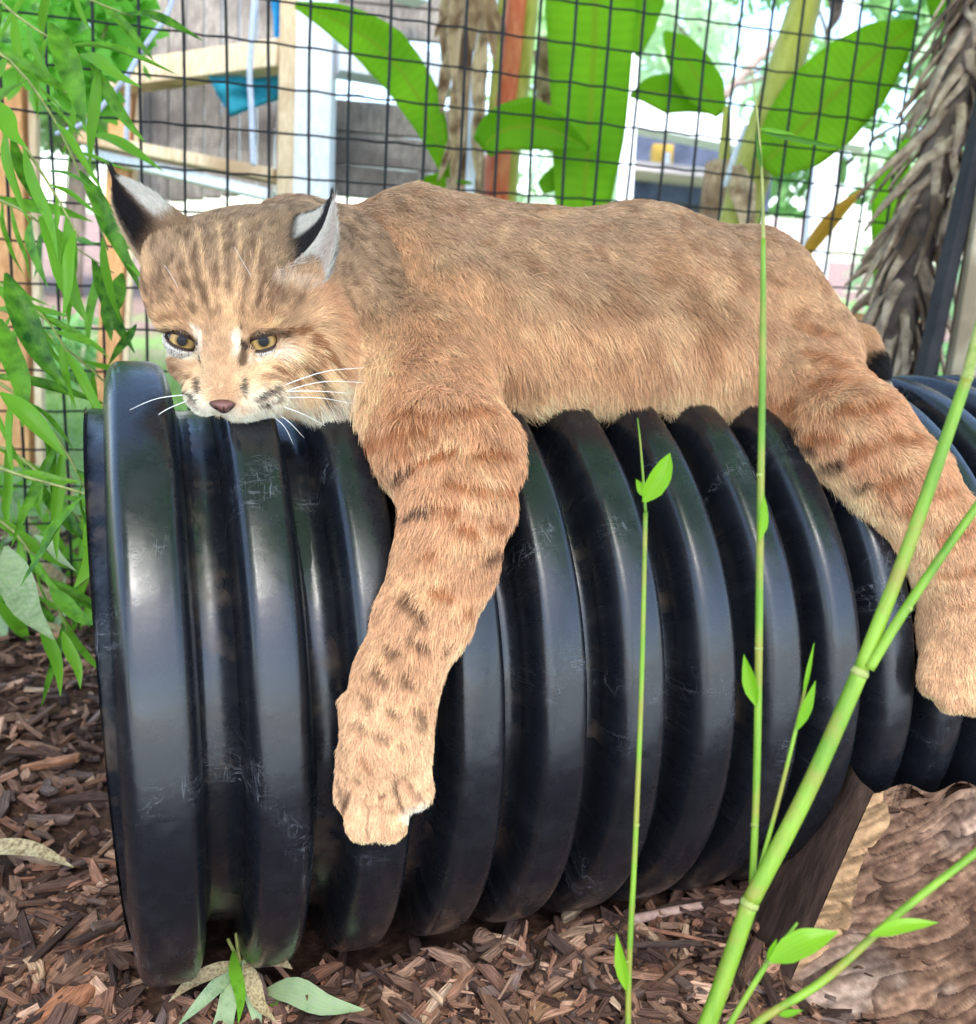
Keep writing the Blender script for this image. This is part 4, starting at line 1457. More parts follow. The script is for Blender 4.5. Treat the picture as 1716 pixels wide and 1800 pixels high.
# coat marks of the head, in head-frame units
HM = [
    (WHITE, .85, 6, [(346, 580), (352, 600), (349, 634)]), (WHITE, .95, 5.5, [(282, 590), (300, 620), (345, 635)]),
    (WHITE, .85, 7, [(414, 588), (408, 628)]), (WHITE, .95, 6, [(432, 636), (468, 632), (504, 612)]),
    (CREAM, .8, 5, [(438, 577), (482, 570)]), (CREAM, .8, 4, [(288, 576), (326, 573)]),
    (CREAM, .8, 13, [(400, 545), (405, 575)]), (CREAM, .55, 8, [(340, 535), (352, 570)]), (CREAM, .6, 10, [(300, 545), (285, 575)]),
    (np.array(lin(200, 164, 128)), .55, 22, [(394, 635), (388, 695)]),
    (WHITE, .95, 19, [(326, 690), (360, 724), (405, 742), (458, 726), (500, 690)]), (CREAM, .8, 12, [(470, 672), (500, 656), (520, 640)]), (DARK, .5, 3, [(300, 470), (312, 520)]), (DARK, .5, 3, [(500, 470), (486, 520)]), (CREAM, .6, 16, [(350, 650), (330, 670)]), (CREAM, .5, 30, [(450, 655), (480, 660)]),
    (CREAM, .9, 30, [(500, 690), (540, 665), (580, 640)]), (WHITE, .9, 30, [(524, 736), (566, 712), (606, 672)]),
    (CREAM, .7, 16, [(515, 620), (545, 606)]), (CREAM, .6, 10, [(470, 650), (500, 640)]),
    (EARG, .55, 12, [(490, 500), (530, 508), (570, 500)]), (CREAM, .6, 14, [(256, 450), (268, 480)]), (ORG, .75, 24, [(572, 510), (600, 560), (610, 620)]),
    (BROWN, .9, 5.5, [(494, 588), (530, 580), (560, 606), (580, 640)]), (BROWN, .9, 5, [(476, 652), (520, 628), (545, 592)]),
    (BROWN, .9, 5, [(496, 668), (534, 642), (556, 612)]), (BROWN, .6, 4, [(450, 660), (480, 664), (508, 652)]),
    (BLACK, .9, 6, [(526, 640), (550, 654), (558, 684)]), (BLACK, .7, 4.5, [(540, 700), (548, 738)]), (BLACK, .6, 4, [(575, 690), (592, 700)]),
    (BROWN, .7, 3.5, [(270, 598), (298, 642), (330, 662)]), (BROWN, .7, 3, [(296, 660), (322, 680)]), (BROWN, .55, 3.5, [(282, 572), (300, 566), (330, 572)]),
    (DARK, .42, 3.2, [(338, 420), (352, 478), (366, 540)]), (DARK, .42, 3.2, [(368, 400), (377, 470), (388, 552)]), (DARK, .42, 3.2, [(410, 395), (408, 470), (404, 540)]),
    (DARK, .42, 3.2, [(446, 410), (436, 480), (424, 556)]), (DARK, .6, 5, [(322, 480), (338, 530), (352, 566)]), (DARK, .65, 5, [(472, 440), (462, 500), (452, 545)]),
    (CREAM, .5, 4, [(352, 410), (364, 476), (378, 545)]), (CREAM, .5, 4, [(390, 400), (394, 470), (394, 540)]), (CREAM, .5, 4, [(428, 400), (422, 475), (414, 545)]),
    (CREAM, .45, 4, [(330, 445), (344, 500), (358, 550)]), (CREAM, .45, 4, [(460, 425), (450, 490), (438, 550)]),
    (DARK, .8, 5, [(424, 562), (421, 582)]), (DARK, .5, 6, [(490, 520), (530, 540), (560, 570)]), (DARK, .4, 6, [(280, 500), (300, 540)]),
    (DARK, .8, 4.5, [(346, 606), (351, 640)]), (DARK, .85, 6, [(424, 604), (419, 642)]),
    (BLACK, .85, 4, [(347, 666), (349, 684)]), (BLACK, .9, 4.5, [(421, 670), (418, 690)]),
    (BLACK, .95, 4, [(322, 681), (334, 690)]), (BLACK, .95, 4, [(336, 694), (344, 702)]), (BLACK, .6, 2.5, [(330, 700), (346, 716)]),
    (WHITE, .6, 20, [(440, 700), (490, 690)]), (BLACK, .9, 4.2, [(440, 697), (456, 688)]), (BLACK, .9, 4.2, [(462, 684), (478, 676)]), (BLACK, .9, 4.2, [(446, 708), (458, 703)]), (BLACK, .9, 4, [(466, 698), (480, 690)]),
    (BLACK, .8, 3, [(284, 586), (304, 580), (332, 587), (349, 613)]), (BLACK, .9, 3.5, [(288, 590), (304, 606), (328, 611), (346, 613)]),
    (BLACK, .75, 3, [(422, 612), (444, 587), (474, 581), (496, 590)]), (BLACK, .95, 4, [(424, 612), (444, 618), (476, 613), (494, 594)]),
]
# leg coat marks plus toe-crease shade painted dark, in each limb's flat frame
FL = [
    (RUST, .8, 11, [(606, 720), (660, 742), (740, 740)]), (RUST, .65, 11, [(690, 700), (770, 720), (850, 700)]), (DARK, .75, 9, [(688, 812), (730, 806)]), (RUST, .9, 10, [(735, 802), (800, 790)]),
    (RUST, .85, 11, [(840, 790), (880, 775)]), (RUST, .8, 10, [(790, 850), (840, 850), (890, 845)]), (RUST, .6, 10, [(700, 770), (760, 762)]),
    (BLACK, .85, 8, [(722, 900), (742, 888), (766, 886)]), (RUST, .8, 9, [(770, 886), (800, 892)]), (RUST, .85, 11, [(805, 920), (825, 930)]), (DARK, .6, 9, [(852, 968), (876, 955)]),
    (RUST, .75, 8, [(750, 965), (768, 970)]), (RUST, .8, 9, [(768, 1030), (790, 1034)]), (RUST, .7, 8, [(850, 915), (885, 905)]), (RUST, .7, 8, [(818, 1068), (826, 1060)]),
    (DARK, .6, 11, [(722, 1050), (738, 1075)]), (DARK, .6, 10, [(730, 1108), (748, 1122)]), (DARK, .5, 7, [(778, 1130), (784, 1124)]), (DARK, .5, 9, [(690, 1125), (702, 1135)]),
    (DARK, .5, 9, [(672, 1165), (686, 1180)]), (DARK, .5, 9, [(712, 1170), (722, 1180)]), (DARK, .5, 8, [(650, 1205), (660, 1212)]), (DARK, .45, 8, [(690, 1225), (704, 1235)]), (DARK, .45, 7, [(735, 1230), (740, 1260)]),
    (DARK, .4, 7, [(640, 1250), (648, 1262)]), (DARK, .4, 7, [(672, 1270), (684, 1276)]), (DARK, .35, 6, [(706, 1290), (712, 1296)]), (RUST, .5, 6, [(650, 1310), (655, 1325)]), (DARK, .4, 6, [(604, 1360), (612, 1390)]),
    (DARK, .3, 6, [(725, 1360), (735, 1375)]), (WHITE, .8, 14, [(625, 1482), (690, 1476)]), (DARK, .55, 4, [(690, 1345), (700, 1385), (722, 1422)]), (DARK, .5, 4, [(618, 1375), (606, 1415)]), (DARK, .35, 3, [(658, 1400), (655, 1450)]), (WHITE, .7, 16, [(718, 1415), (740, 1400)]),  # thin DARK strokes paint the shade in the front toe creases
]
HL = [
    (DARK, .5, 4, [(1639, 1216), (1637, 1248)]), (DARK, .5, 4, [(1672, 1206), (1672, 1262)]), (DARK, .4, 4, [(1704, 1206), (1708, 1252)]),  # crease shade between the hind toes, painted as dark lines
    (RUST, .6, 12, [(1360, 690), (1420, 720)]), (RUST, .65, 11, [(1420, 620), (1470, 650)]), (RUST, .65, 10, [(1440, 680), (1500, 690)]), (RUST, .7, 10, [(1480, 730), (1540, 720)]), (DARK, .7, 10, [(1393, 739), (1418, 746)]),
    (DARK, .85, 9, [(1420, 779), (1443, 784)]), (DARK, .9, 9, [(1456, 809), (1480, 812)]), (RUST, .75, 10, [(1440, 765), (1480, 770)]), (RUST, .75, 10, [(1500, 800), (1530, 780)]), (RUST, .7, 9, [(1550, 770), (1590, 775)]),
    (DARK, .75, 8, [(1508, 850), (1528, 844)]), (RUST, .7, 10, [(1545, 850), (1580, 840)]), (RUST, .7, 9, [(1560, 890), (1600, 885)]), (RUST, .6, 8, [(1620, 860), (1650, 850)]), (RUST, .7, 8, [(1630, 925), (1670, 915)]), (DARK, .6, 6, [(1690, 864), (1708, 870)]),
    (CREAM, .6, 15, [(1398, 774), (1468, 834), (1548, 889), (1618, 944)]), (RUST, .6, 9, [(1640, 985), (1680, 975)]), (RUST, .35, 8, [(1660, 1040), (1700, 1030)]), (RUST, .5, 11, [(1400, 560), (1450, 580)]), (RUST, .5, 11, [(1500, 640), (1530, 660)]),
]


def flat_frame(px, py, d):
    o = W(px, py, d)
    f = unit(CAM - o)
    x = unit(ROT[:, 0] - f * (ROT[:, 0] @ f))
    y = np.cross(x, f)
    y = y if y @ ROT[:, 1] > 0 else -y
    return lambda p: np.stack([((np.asarray(p) - o) @ x) * FPX / d + px, ((np.asarray(p) - o) @ y) * FPX / d + py], -1)


fl_uv = flat_frame(740, 1050, .595)
hl_uv = flat_frame(1560, 860, .81)


def coat(p, n, wt):
    """coat colour at skin points p (normals n), toe-crease shade painted in"""
    c = wt @ PC
    head = wt[:, N_TRUNK:].sum(1)
    leg = wt[:, 10:N_TRUNK].sum(1)
    trunk = wt[:, :10].sum(1)
    n1, n2, n3 = vnoise(p, 52), vnoise(p + 5, 130), vnoise(p + 2, 17)
    up = sstep(.30, .85, n[:, 2]) * trunk
    c = c + (GREY * .70 - c) * (up * .65)[:, None]
    # cool grey wash behind the shoulder and neck, warmer flanks
    wash = sstep(.45, .7, n3) * trunk
    c = c + (GREY - c) * (wash * .25)[:, None]
    low = sstep(-.05, -.55, n[:, 2]) * (1 - head)
    c = c + (CREAM - c) * (low * .85)[:, None]
    mott = sstep(.50, .68, n1 * .55 + n2 * .45) * (trunk * .9 + .3 * leg)
    c = c + (BROWN * 1.1 - c) * (mott * .42)[:, None]
    lite = sstep(.54, .72, vnoise(p + 11, 55) * .6 + vnoise(p + 14, 120) * .4) * (1 - head * .6)
    c = c + (CREAM - c) * (lite * (.22 + .2 * (1 - up)))[:, None]
    sel = head > .05
    if sel.any():
        hv = head_uv(p[sel])
        front = sstep(-.25, .15, n[sel] @ HF)
        cs = c[sel]
        jit = np.stack([vnoise(p[sel], 260), vnoise(p[sel] + 7, 260)], 1) - .5
        uv = hv[:, :2] + jit * 9
        top = sstep(580, 430, hv[:, 1]) * .8
        cs = cs + (GREY * .84 - cs) * top[:, None]
        sp = sstep(.52, .66, vnoise((p[sel] + 3) * [1, 1, .6], 230)) * sstep(600, 540, hv[:, 1])
        cs = cs + (DARK - cs) * (sp * .5)[:, None]
        brk = sstep(.32, .56, vnoise(p[sel] + 17, 150))
        lowf = sstep(600, 680, hv[:, 1] + .15 * (hv[:, 0] - 420)) * .5
        cs = cs + (CREAM - cs) * lowf[:, None]
        for col, s, hw, pts in HM:
            mk = stroke(hv[:, :2] + jit * min(9, 1.6 * hw), pts, hw) * s * front * head[sel]
            if col is DARK:
                mk = mk * brk
            cs = cs + (col - cs) * mk[:, None]
        c[sel] = cs
    for uvf, marks, a, b in ((fl_uv, FL, 0, 0), (hl_uv, HL, 1, 1)):
        uv = uvf(p)
        if a == 0:
            s2 = (uv[:, 0] > 560) & (uv[:, 0] < 930) & (uv[:, 1] > 660) & (uv[:, 1] < 1520) & (p[:, 1] < .05)
        else:
            s2 = (uv[:, 0] > 1330) & (uv[:, 0] < 1800) & (uv[:, 1] > 520) & (uv[:, 1] < 1300) & (p[:, 1] < .05)
        if s2.any():
            cs = c[s2]
            jit = np.stack([vnoise(p[s2], 120), vnoise(p[s2] + 7, 120)], 1) - .5
            u2 = uv[s2] + jit * 15
            f2 = (1 - head[s2])
            for col, s, hw, pts in marks:
                mk = stroke(u2, pts, hw * .92, .6) * min(1, s * (1.45 if col is DARK else 1.12)) * f2
                cs = cs + (col - cs) * mk[:, None]
            c[s2] = cs
    tb, tw = wt[:, N_TRUNK - 2], wt[:, N_TRUNK - 1]               # dark tail tip, white underneath
    c = c + (BLACK * .8 - c) * sstep(.22, .36, tb)[:, None]
    c = c + (WHITE * .8 - c) * sstep(.40, .60, tw)[:, None]
    return np.clip(c * np.array([1.20, 1.04, .90]), .004, .90)


def vert_normals(V, F):
    n = np.zeros_like(V)
    e = np.cross(V[F[:, 2]] - V[F[:, 0]], V[F[:, 3]] - V[F[:, 1]])
    for k in range(4):
        np.add.at(n, F[:, k], e)
    return n / (np.linalg.norm(n, axis=1, keepdims=True) + 1e-12)


BN = vert_normals(BV, BF)
M['skin'] = attr_mat('coat_under', .8, .1)
_cw = coat(BV, BN, prim_weights(BV)) * .8
cat_root = empty('bobcat', W(900, 640, .83), 'tan spotted bobcat sprawled over the black pipe with one foreleg dangling', 'bobcat')
body = mesh_obj('body', BV, BF, M['skin'], cat_root, col=_cw)

# fur -----------------------------------------------------------------
m, t, b = new_mat('fur')
at = t.nodes.new('ShaderNodeAttribute')
at.attribute_name = 'Col'
t.links.new(at.outputs['Color'], b.inputs['Base Color'])
b.inputs['Roughness'].default_value = .55
b.inputs['Specular IOR Level'].default_value = .25
M['fur'] = m


def make_hair(name, pos, cols, rad, parent):
    """pos (n,k,3), cols (n,k,3), rad (n,k)"""
    n, k = pos.shape[:2]
    hc = bpy.data.hair_curves.new(name)
    hc.add_curves([k] * n)
    hc.attributes['position'].data.foreach_set('vector', pos.astype(np.float32).ravel())
    ra = hc.attributes.get('radius') or hc.attributes.new('radius', 'FLOAT', 'POINT')
    ra.data.foreach_set('value', rad.astype(np.float32).ravel())
    ca = hc.attributes.new('Col', 'FLOAT_COLOR', 'POINT')
    c4 = np.ones((n * k, 4), np.float32)
    c4[:, :3] = cols.reshape(-1, 3)
    ca.data.foreach_set('color', c4.ravel())
    hc.materials.append(M['fur'])
    o = bpy.data.objects.new(name, hc)
    COL.objects.link(o)
    o.parent = parent
    o.matrix_parent_inverse = parent.matrix_basis.inverted()
    return o


FUR_DENS = 1.0
fr = np.random.default_rng(99)
tri = np.concatenate([BF[:, [0, 1, 2]], BF[:, [0, 2, 3]]])
tc_ = BV[tri].mean(1)
ar = np.linalg.norm(np.cross(BV[tri[:, 1]] - BV[tri[:, 0]], BV[tri[:, 2]] - BV[tri[:, 0]]), axis=1) / 2
wtri = prim_weights(tc_)
dens = wtri @ PDN * 1e4 * FUR_DENS
dens = np.where(tc_[:, 1] > .12, dens * .25, dens)
cnt = fr.poisson(ar * dens * 1.55)
ti = np.repeat(np.arange(len(tri)), cnt)
r1, r2 = np.sqrt(fr.random(len(ti))), fr.random(len(ti))
bc = np.stack([1 - r1, r1 * (1 - r2), r1 * r2], 1)
HPt = (BV[tri[ti]] * bc[..., None]).sum(1)
HNt = (BN[tri[ti]] * bc[..., None]).sum(1)
HNt /= np.linalg.norm(HNt, axis=1, keepdims=True)
# keep the eye openings and the nose leather bare
hv = head_uv(HPt)
keep = np.ones(len(HPt), bool)
for (cx, cy, rx, ry, an) in ((317, 599, 33, 16, 18), (459, 601, 37, 17, -6), (387, 713, 28, 14, 0)):
    ca_, sa_ = math.cos(R_(an)), math.sin(R_(an))
    dx, dy = hv[:, 0] - cx, hv[:, 1] - cy
    e = ((dx * ca_ + dy * sa_) / rx) ** 2 + ((-dx * sa_ + dy * ca_) / ry) ** 2
    keep &= ~((e < 1) & (HNt @ HF > -.2) & (hv[:, 2] > -60))
# no roots buried inside the pipe
rad_p = np.hypot(HPt[:, 1], HPt[:, 2] - PIPE_Z)
keep &= ~((rad_p < PIPE_R - .004) & (HPt[:, 0] > -.04))
HPt, HNt = HPt[keep], HNt[keep]
wt = prim_weights(HPt)
skin = coat(HPt, HNt, wt)
D = wt @ PD
head_w = wt[:, N_TRUNK:].sum(1)
hk = 1 - .55 * head_w[:, None]
D += .5 * hk * (np.stack([vnoise(HPt, 30), vnoise(HPt + 3, 30), vnoise(HPt + 8, 30)], 1) - .5)
D += .75 * hk * (np.stack([vnoise(HPt, 130), vnoise(HPt + 3, 130), vnoise(HPt + 8, 130)], 1) - .5)
D += fr.normal(0, .2, D.shape) * hk
D -= HNt * (D * HNt).sum(1, keepdims=True)
D /= np.linalg.norm(D, axis=1, keepdims=True) + 1e-9
LN = (wt @ PL) * fr.uniform(.55, 1.25, len(HPt)) * (.8 + .4 * vnoise(HPt + 1, 45))
# short coat on the face near eyes and nose
K = 5
ts = np.linspace(0, 1, K)
head_w = wt[:, N_TRUNK:].sum(1)
lift0 = np.where(head_w > .5, .42, .70) * fr.uniform(.7, 1.3, len(HPt))
clump = np.stack([vnoise(HPt + 21, 75), vnoise(HPt + 24, 75), vnoise(HPt + 28, 75)], 1) - .5
pos = np.zeros((len(HPt), K, 3))
grav = np.array([0, 0, -1.0])
for i, tt in enumerate(ts):
    pos[:, i] = HPt - HNt * np.minimum(.0012, .07 * LN)[:, None] + LN[:, None] * (D * (tt * (1 - .12 * tt)) + HNt * (lift0 * (tt - .55 * tt * tt))[:, None] + clump * (.28 * tt * tt) + grav * (.12 * tt * tt))
# banded hairs: darker roots, pale or dark tips
cb = fr.random(len(HPt))
tipm = np.where(cb < .16, .5, np.where(cb < .55, 1.05, np.where(head_w > .5, 1.28, 1.42)))
bright = fr.uniform(.82, 1.18, len(HPt)) * (.78 + .44 * vnoise(HPt + 31, 330)) * (.86 + .28 * vnoise(HPt + 37, 140))
cols = np.zeros((len(HPt), K, 3))
for i, tt in enumerate(ts):
    f_ = (.80 + .24 * tt) * (1 - sstep(.45, .9, tt)) + sstep(.45, .9, tt) * tipm
    cols[:, i] = skin * (f_ * bright)[:, None]
cols = np.clip(cols, 0, .92)
hw_ = np.where(head_w > .5, .00014, .00020) * fr.uniform(.8, 1.2, len(HPt))
rad = hw_[:, None] * (1.05 - .85 * ts[None] ** 1.5)
make_hair('fur', pos, cols, rad, cat_root)
print('FUR strands', len(HPt), 'body verts', len(BV))

# eyes ----------------------------------------------------------------
def eye_mat():
    m, t, b = new_mat('amber_eye')
    N, L = t.nodes, t.links
    tc = N.new('ShaderNodeTexCoord')
    sx = N.new('ShaderNodeSeparateXYZ')
    L.new(tc.outputs['Object'], sx.inputs[0])
    cmb = N.new('ShaderNodeCombineXYZ')
    L.new(sx.outputs[0], cmb.inputs[0])
    L.new(sx.outputs[1], cmb.inputs[1])
    ln = N.new('ShaderNodeVectorMath')
    ln.operation = 'LENGTH'
    L.new(cmb.outputs[0], ln.inputs[0])
    cr = N.new('ShaderNodeValToRGB')
    e = cr.color_ramp.elements
    e[0].position, e[0].color = .0, (.004, .004, .005, 1)
    e[1].position, e[1].color = 1, (.012, .010, .010, 1)
    for p, c in ((.30, (.004, .004, .005)), (.34, lin(112, 88, 46)), (.52, lin(184, 150, 92)), (.74, lin(150, 118, 72)), (.80, lin(40, 28, 20)), (.84, (.012, .01, .01))):
        q = e.new(p)
        q.position, q.color = p, rgba(c)
    L.new(ln.outputs['Value'], cr.inputs[0])
    L.new(cr.outputs[0], b.inputs['Base Color'])
    b.inputs['Roughness'].default_value = .12
    b.inputs['Specular IOR Level'].default_value = .15
    b.inputs['Coat Weight'].default_value = .14
    b.inputs['Coat Roughness'].default_value = .03
    return m


M['eye'] = eye_mat()
M['lid'] = attr_mat('eyelid', .6, .3)
for (c, r), gz, (ax0, ax1), (u0, l0) in zip(EYES, ((-.02, .05), (.04, .03)), (((286, 588), (347, 611)), ((424, 611), (494, 592))), ((11, -25), (9, -28))):
    R = r * HS
    ctr = hp(*c)
    fw = unit(HF + HRX * gz[0] + HDN * gz[1])
    sx_ = unit(HRX - fw * (HRX @ fw))
    sy_ = np.cross(fw, sx_)
    bm = bmesh.new()
    bmesh.ops.create_uvsphere(bm, u_segments=32, v_segments=24, radius=1.0)
    me = bpy.data.meshes.new('eye')
    bm.to_mesh(me)
    bm.free()
    me.polygons.foreach_set('use_smooth', [True] * len(me.polygons))
    o = link_mesh('eye', me, M['eye'])
    mw = Matrix.Identity(4)
    for i in range(3):
        mw[i][0], mw[i][1], mw[i][2], mw[i][3] = sx_[i] * R, sy_[i] * R, fw[i] * R, ctr[i]
    o.parent = cat_root
    o.matrix_parent_inverse = cat_root.matrix_basis.inverted()
    o.matrix_basis = mw
    # lids: shells turning about the line through the eye corners
    e = unit(HRX * (ax1[0] - ax0[0]) + HDN * (ax1[1] - ax0[1]))
    f = unit(HF - e * (HF @ e))
    uvec = np.cross(e, f)
    if uvec @ HDN > 0:
        uvec = -uvec
    for nm, p0, p1 in (('upper_eyelid', u0, 100), ('lower_eyelid', l0, -100)):
        v, fc, cc = [], [], []
        na, nb = 25, 11
        for i in range(na):
            la = -math.pi / 2 + math.pi * (i + .5) / na
            for j in range(nb):
                q = j / (nb - 1)
                ph = R_(p0 + (p1 - p0) * q)
                rr = R * (1.06 + .10 * math.sin(min(q * 5, 1) * math.pi / 2))
                if j == 0:
                    rr = R * 1.015
                v.append(ctr + rr * (math.sin(la) * e + math.cos(la) * (math.cos(ph) * f + math.sin(ph) * uvec)))
                cc.append(BLACK if q < .08 else (DARK if q < .15 else (FACE if nm[0] == 'u' else WHITE) * .9))
        for i in range(na - 1):
            for j in range(nb - 1):
                a = i * nb + j
                fc.append((a, a + 1, a + nb + 1, a + nb))
        lo_ = mesh_obj(nm, v, fc, M['lid'], cat_root, col=np.array(cc))
        VV = np.array(v).reshape(na, nb, 3)
        NL = 1500
        ti2, tj2 = fr.random(NL) * (na - 1.001), (.05 + .95 * fr.random(NL)) * (nb - 1.001)
        i_, j_ = ti2.astype(int), tj2.astype(int)
        fi, fj = (ti2 - i_)[:, None], (tj2 - j_)[:, None]
        rt = VV[i_, j_] * (1 - fi) * (1 - fj) + VV[i_ + 1, j_] * fi * (1 - fj) + VV[i_, j_ + 1] * (1 - fi) * fj + VV[i_ + 1, j_ + 1] * fi * fj
        away = VV[i_, j_ + 1] - VV[i_, j_]
        away /= np.linalg.norm(away, axis=1, keepdims=True)
        outw = (rt - ctr) / np.linalg.norm(rt - ctr, axis=1, keepdims=True)
        dd = away + outw * .35 + fr.normal(0, .22, (NL, 3))
        qq = tj2 / (nb - 1)
        base_c = np.where((qq < .08 + .05 * fr.random(NL))[:, None], DARK * .5, np.where((fr.random(NL) < .2)[:, None], DARK, FACE * .95 if nm[0] == 'u' else WHITE * .9)) * fr.uniform(.75, 1.15, (NL, 1))
        ll = fr.uniform(.0018, .0036, NL) * (1 if nm[0] == 'u' else .55) * (.45 + .55 * sstep(.05, .3, qq))
        ps = rt[:, None] + dd[:, None] * ll[:, None, None] * ts[None, :, None]
        hh_ = make_hair('lid_fur', ps, np.repeat(base_c[:, None], K, 1), np.full(NL, .00017)[:, None] * (1.05 - .85 * ts[None] ** 1.5), lo_)
        hh_.matrix_parent_inverse = Matrix.Identity(4)

# nose leather --------------------------------------------------------
bm = bmesh.new()
bmesh.ops.create_uvsphere(bm, u_segments=40, v_segments=28, radius=1.0)
nv = np.array([v.co[:] for v in bm.verts])
nf = [tuple(v.index for v in f.verts) for f in bm.faces]
bm.free()
x, y, z = nv[:, 0].copy(), nv[:, 1].copy(), nv[:, 2].copy()
nar = 1 - .52 * sstep(-.35, 1.0, y)
sq = 1 + .12 * np.abs(x) * (y < 0)
px_, py_ = 387 + 28 * x * nar * sq, 711 + 14.5 * y - 3 * np.abs(x) ** 1.5 * (y < 0)
pz_ = 88 + 33 * z - 6 * x * x
gro = np.exp(-(x / .08) ** 2) * sstep(-.2, .4, y)
nos = np.exp(-(((np.abs(x) - .58) / .17) ** 2 + ((y - .28 + .3 * (np.abs(x) - .58)) / .2) ** 2))
pz_ -= 4 * gro + 8 * nos
nvw = np.array([hp(a, b_, c) for a, b_, c in zip(px_, py_, pz_)])
nc = np.array(lin(118, 76, 70)) * np.ones((len(nv), 1))
rim = sstep(.35, .95, np.sqrt(x * x + y * y))[:, None]
nc = nc + (np.array(lin(58, 36, 34)) - nc) * rim * .8
nc = nc + (np.array(lin(20, 12, 12)) - nc) * np.clip(nos + gro * .6, 0, 1)[:, None]
M['nose'] = attr_mat('nose_leather', .38, .5, .3, 900)
mesh_obj('nose', nvw, nf, M['nose'], cat_root, col=nc)

# ears ----------------------------------------------------------------
def ear_patch(parent, A, Bc, bulge, out, colf, hair_len, nh, seed, lie=.35, col_in=None):
    """one sheet of an ear between two edge curves that meet at the tip"""
    er = np.random.default_rng(seed)
    nt, ns = 26, 15
    A, Bc = catmull([hp(*q) for q in A], nt), catmull([hp(*q) for q in Bc], nt)
    out = np.array(out)
    T_, S_ = np.meshgrid(np.linspace(0, 1, nt), np.linspace(0, 1, ns), indexing='ij')
    P = A[:, None] * (1 - S_[..., None]) + Bc[:, None] * S_[..., None]
    P = P + out * (bulge * HS * np.sin(math.pi * S_) * (1 - T_ ** 2))[..., None]
    F = [(i * ns + j, i * ns + j + 1, (i + 1) * ns + j + 1, (i + 1) * ns + j) for i in range(nt - 1) for j in range(ns - 1)]
    cc = colf(T_.ravel(), S_.ravel())
    o = mesh_obj('ear', P.reshape(-1, 3), F, M['skin'], parent, col=cc * .85)
    m = o.modifiers.new('thick', 'SOLIDIFY')
    m.thickness = .0012
    m.offset = 0
    u_, v_ = er.random(nh) ** .9 * (nt - 1.001), er.random(nh) * (ns - 1.001)
    i_, j_ = u_.astype(int), v_.astype(int)
    fi, fj = (u_ - i_)[:, None], (v_ - j_)[:, None]
    R0_ = P[i_, j_] * (1 - fi) * (1 - fj) + P[i_ + 1, j_] * fi * (1 - fj) + P[i_, j_ + 1] * (1 - fi) * fj + P[i_ + 1, j_ + 1] * fi * fj
    dt_ = P[i_ + 1, j_] - P[i_, j_]
    ds_ = P[i_, j_ + 1] - P[i_, j_]
    n_ = np.cross(dt_, ds_)
    n_ /= np.linalg.norm(n_, axis=1, keepdims=True) + 1e-12
    n_ *= np.sign(n_ @ out)[:, None]
    dt_ /= np.linalg.norm(dt_, axis=1, keepdims=True) + 1e-12
    d_ = dt_ + n_ * lie + er.normal(0, .2, (nh, 3))
    l_ = er.uniform(.6, 1.15, nh) * hair_len * (1 - .4 * u_ / nt)
    c_ = colf(u_ / (nt - 1), v_ / (ns - 1)) * er.uniform(.78, 1.2, (nh, 1))
    pos = R0_[:, None] + d_[:, None] * l_[:, None, None] * ts[None, :, None]
    h = make_hair('ear_fur', pos, np.clip(np.repeat(c_[:, None], K, 1), 0, .9), np.full(nh, .00015)[:, None] * (1.05 - .85 * ts[None] ** 1.5), o)
    h.matrix_parent_inverse = Matrix.Identity(4)
    return o, P[-1].mean(0)


def tuft(parent, tip, dirv, ln, n, seed):
    er = np.random.default_rng(seed)
    base = tip - unit(dirv) * er.uniform(0, .35, (n, 1)) * ln + er.normal(0, .0007, (n, 3))
    d_ = unit(dirv) + er.normal(0, .09, (n, 3))
    pos = base[:, None] + d_[:, None] * (er.uniform(.4, 1, n) * ln)[:, None, None] * ts[None, :, None]
    h = make_hair('ear_tuft', pos, np.tile(BLACK, (n, K, 1)), np.full(n, .00017)[:, None] * (1.05 - .85 * ts[None] ** 1.5), parent)
    h.matrix_parent_inverse = Matrix.Identity(4)


def mixc(c, col, k):
    return c + (np.asarray(col) - c) * np.asarray(k)[:, None]


EARW, EARB = np.array(lin(190, 182, 170)), np.array(lin(140, 112, 86))


def left_ear_col(t, s):
    c = np.tile(EARB, (len(t), 1))
    c = mixc(c, DARK * .8, sstep(.10, .34, t) * sstep(.75, .35, s))
    c = mixc(c, BLACK, sstep(.30, .52, t + .16 * (1 - s)) * sstep(.66, .44, s + .12 * (t - .5)))
    c = mixc(c, EARW, sstep(.30, .42, t + .05 * s) * sstep(.54, .66, s + .12 * (t - .5)) * sstep(.97, .84, t))
    c = mixc(c, BLACK, sstep(.84, .94, t))
    return mixc(c, CREAM, sstep(.09, .03, s) * sstep(.9, .7, t) * .8)


def right_ear_col(t, s):
    c = np.tile(EARB, (len(t), 1))
    c = mixc(c, BLACK, sstep(.20, .34, t))
    c = mixc(c, EARW, sstep(.30, .40, t) * sstep(.86, .72, t) * sstep(.02, .10, s) * sstep(.66, .52, s))
    c = mixc(c, EARB * .9, sstep(.45, .25, t) * sstep(.5, .8, s) * .7)
    return c


def inner_ear_col(t, s):
    c = np.tile(EARW, (len(t), 1))
    c = mixc(c, lin(176, 150, 138), sstep(.12, .45, s) * sstep(.95, .6, s) * sstep(.1, .3, t) * .55)
    return mixc(c, (.05, .045, .045), sstep(.86, .97, s) * sstep(.15, .3, t) * sstep(.75, .5, t) * .7)


def hvec(a, b, c):
    return HRX * a + HDN * b + HF * c


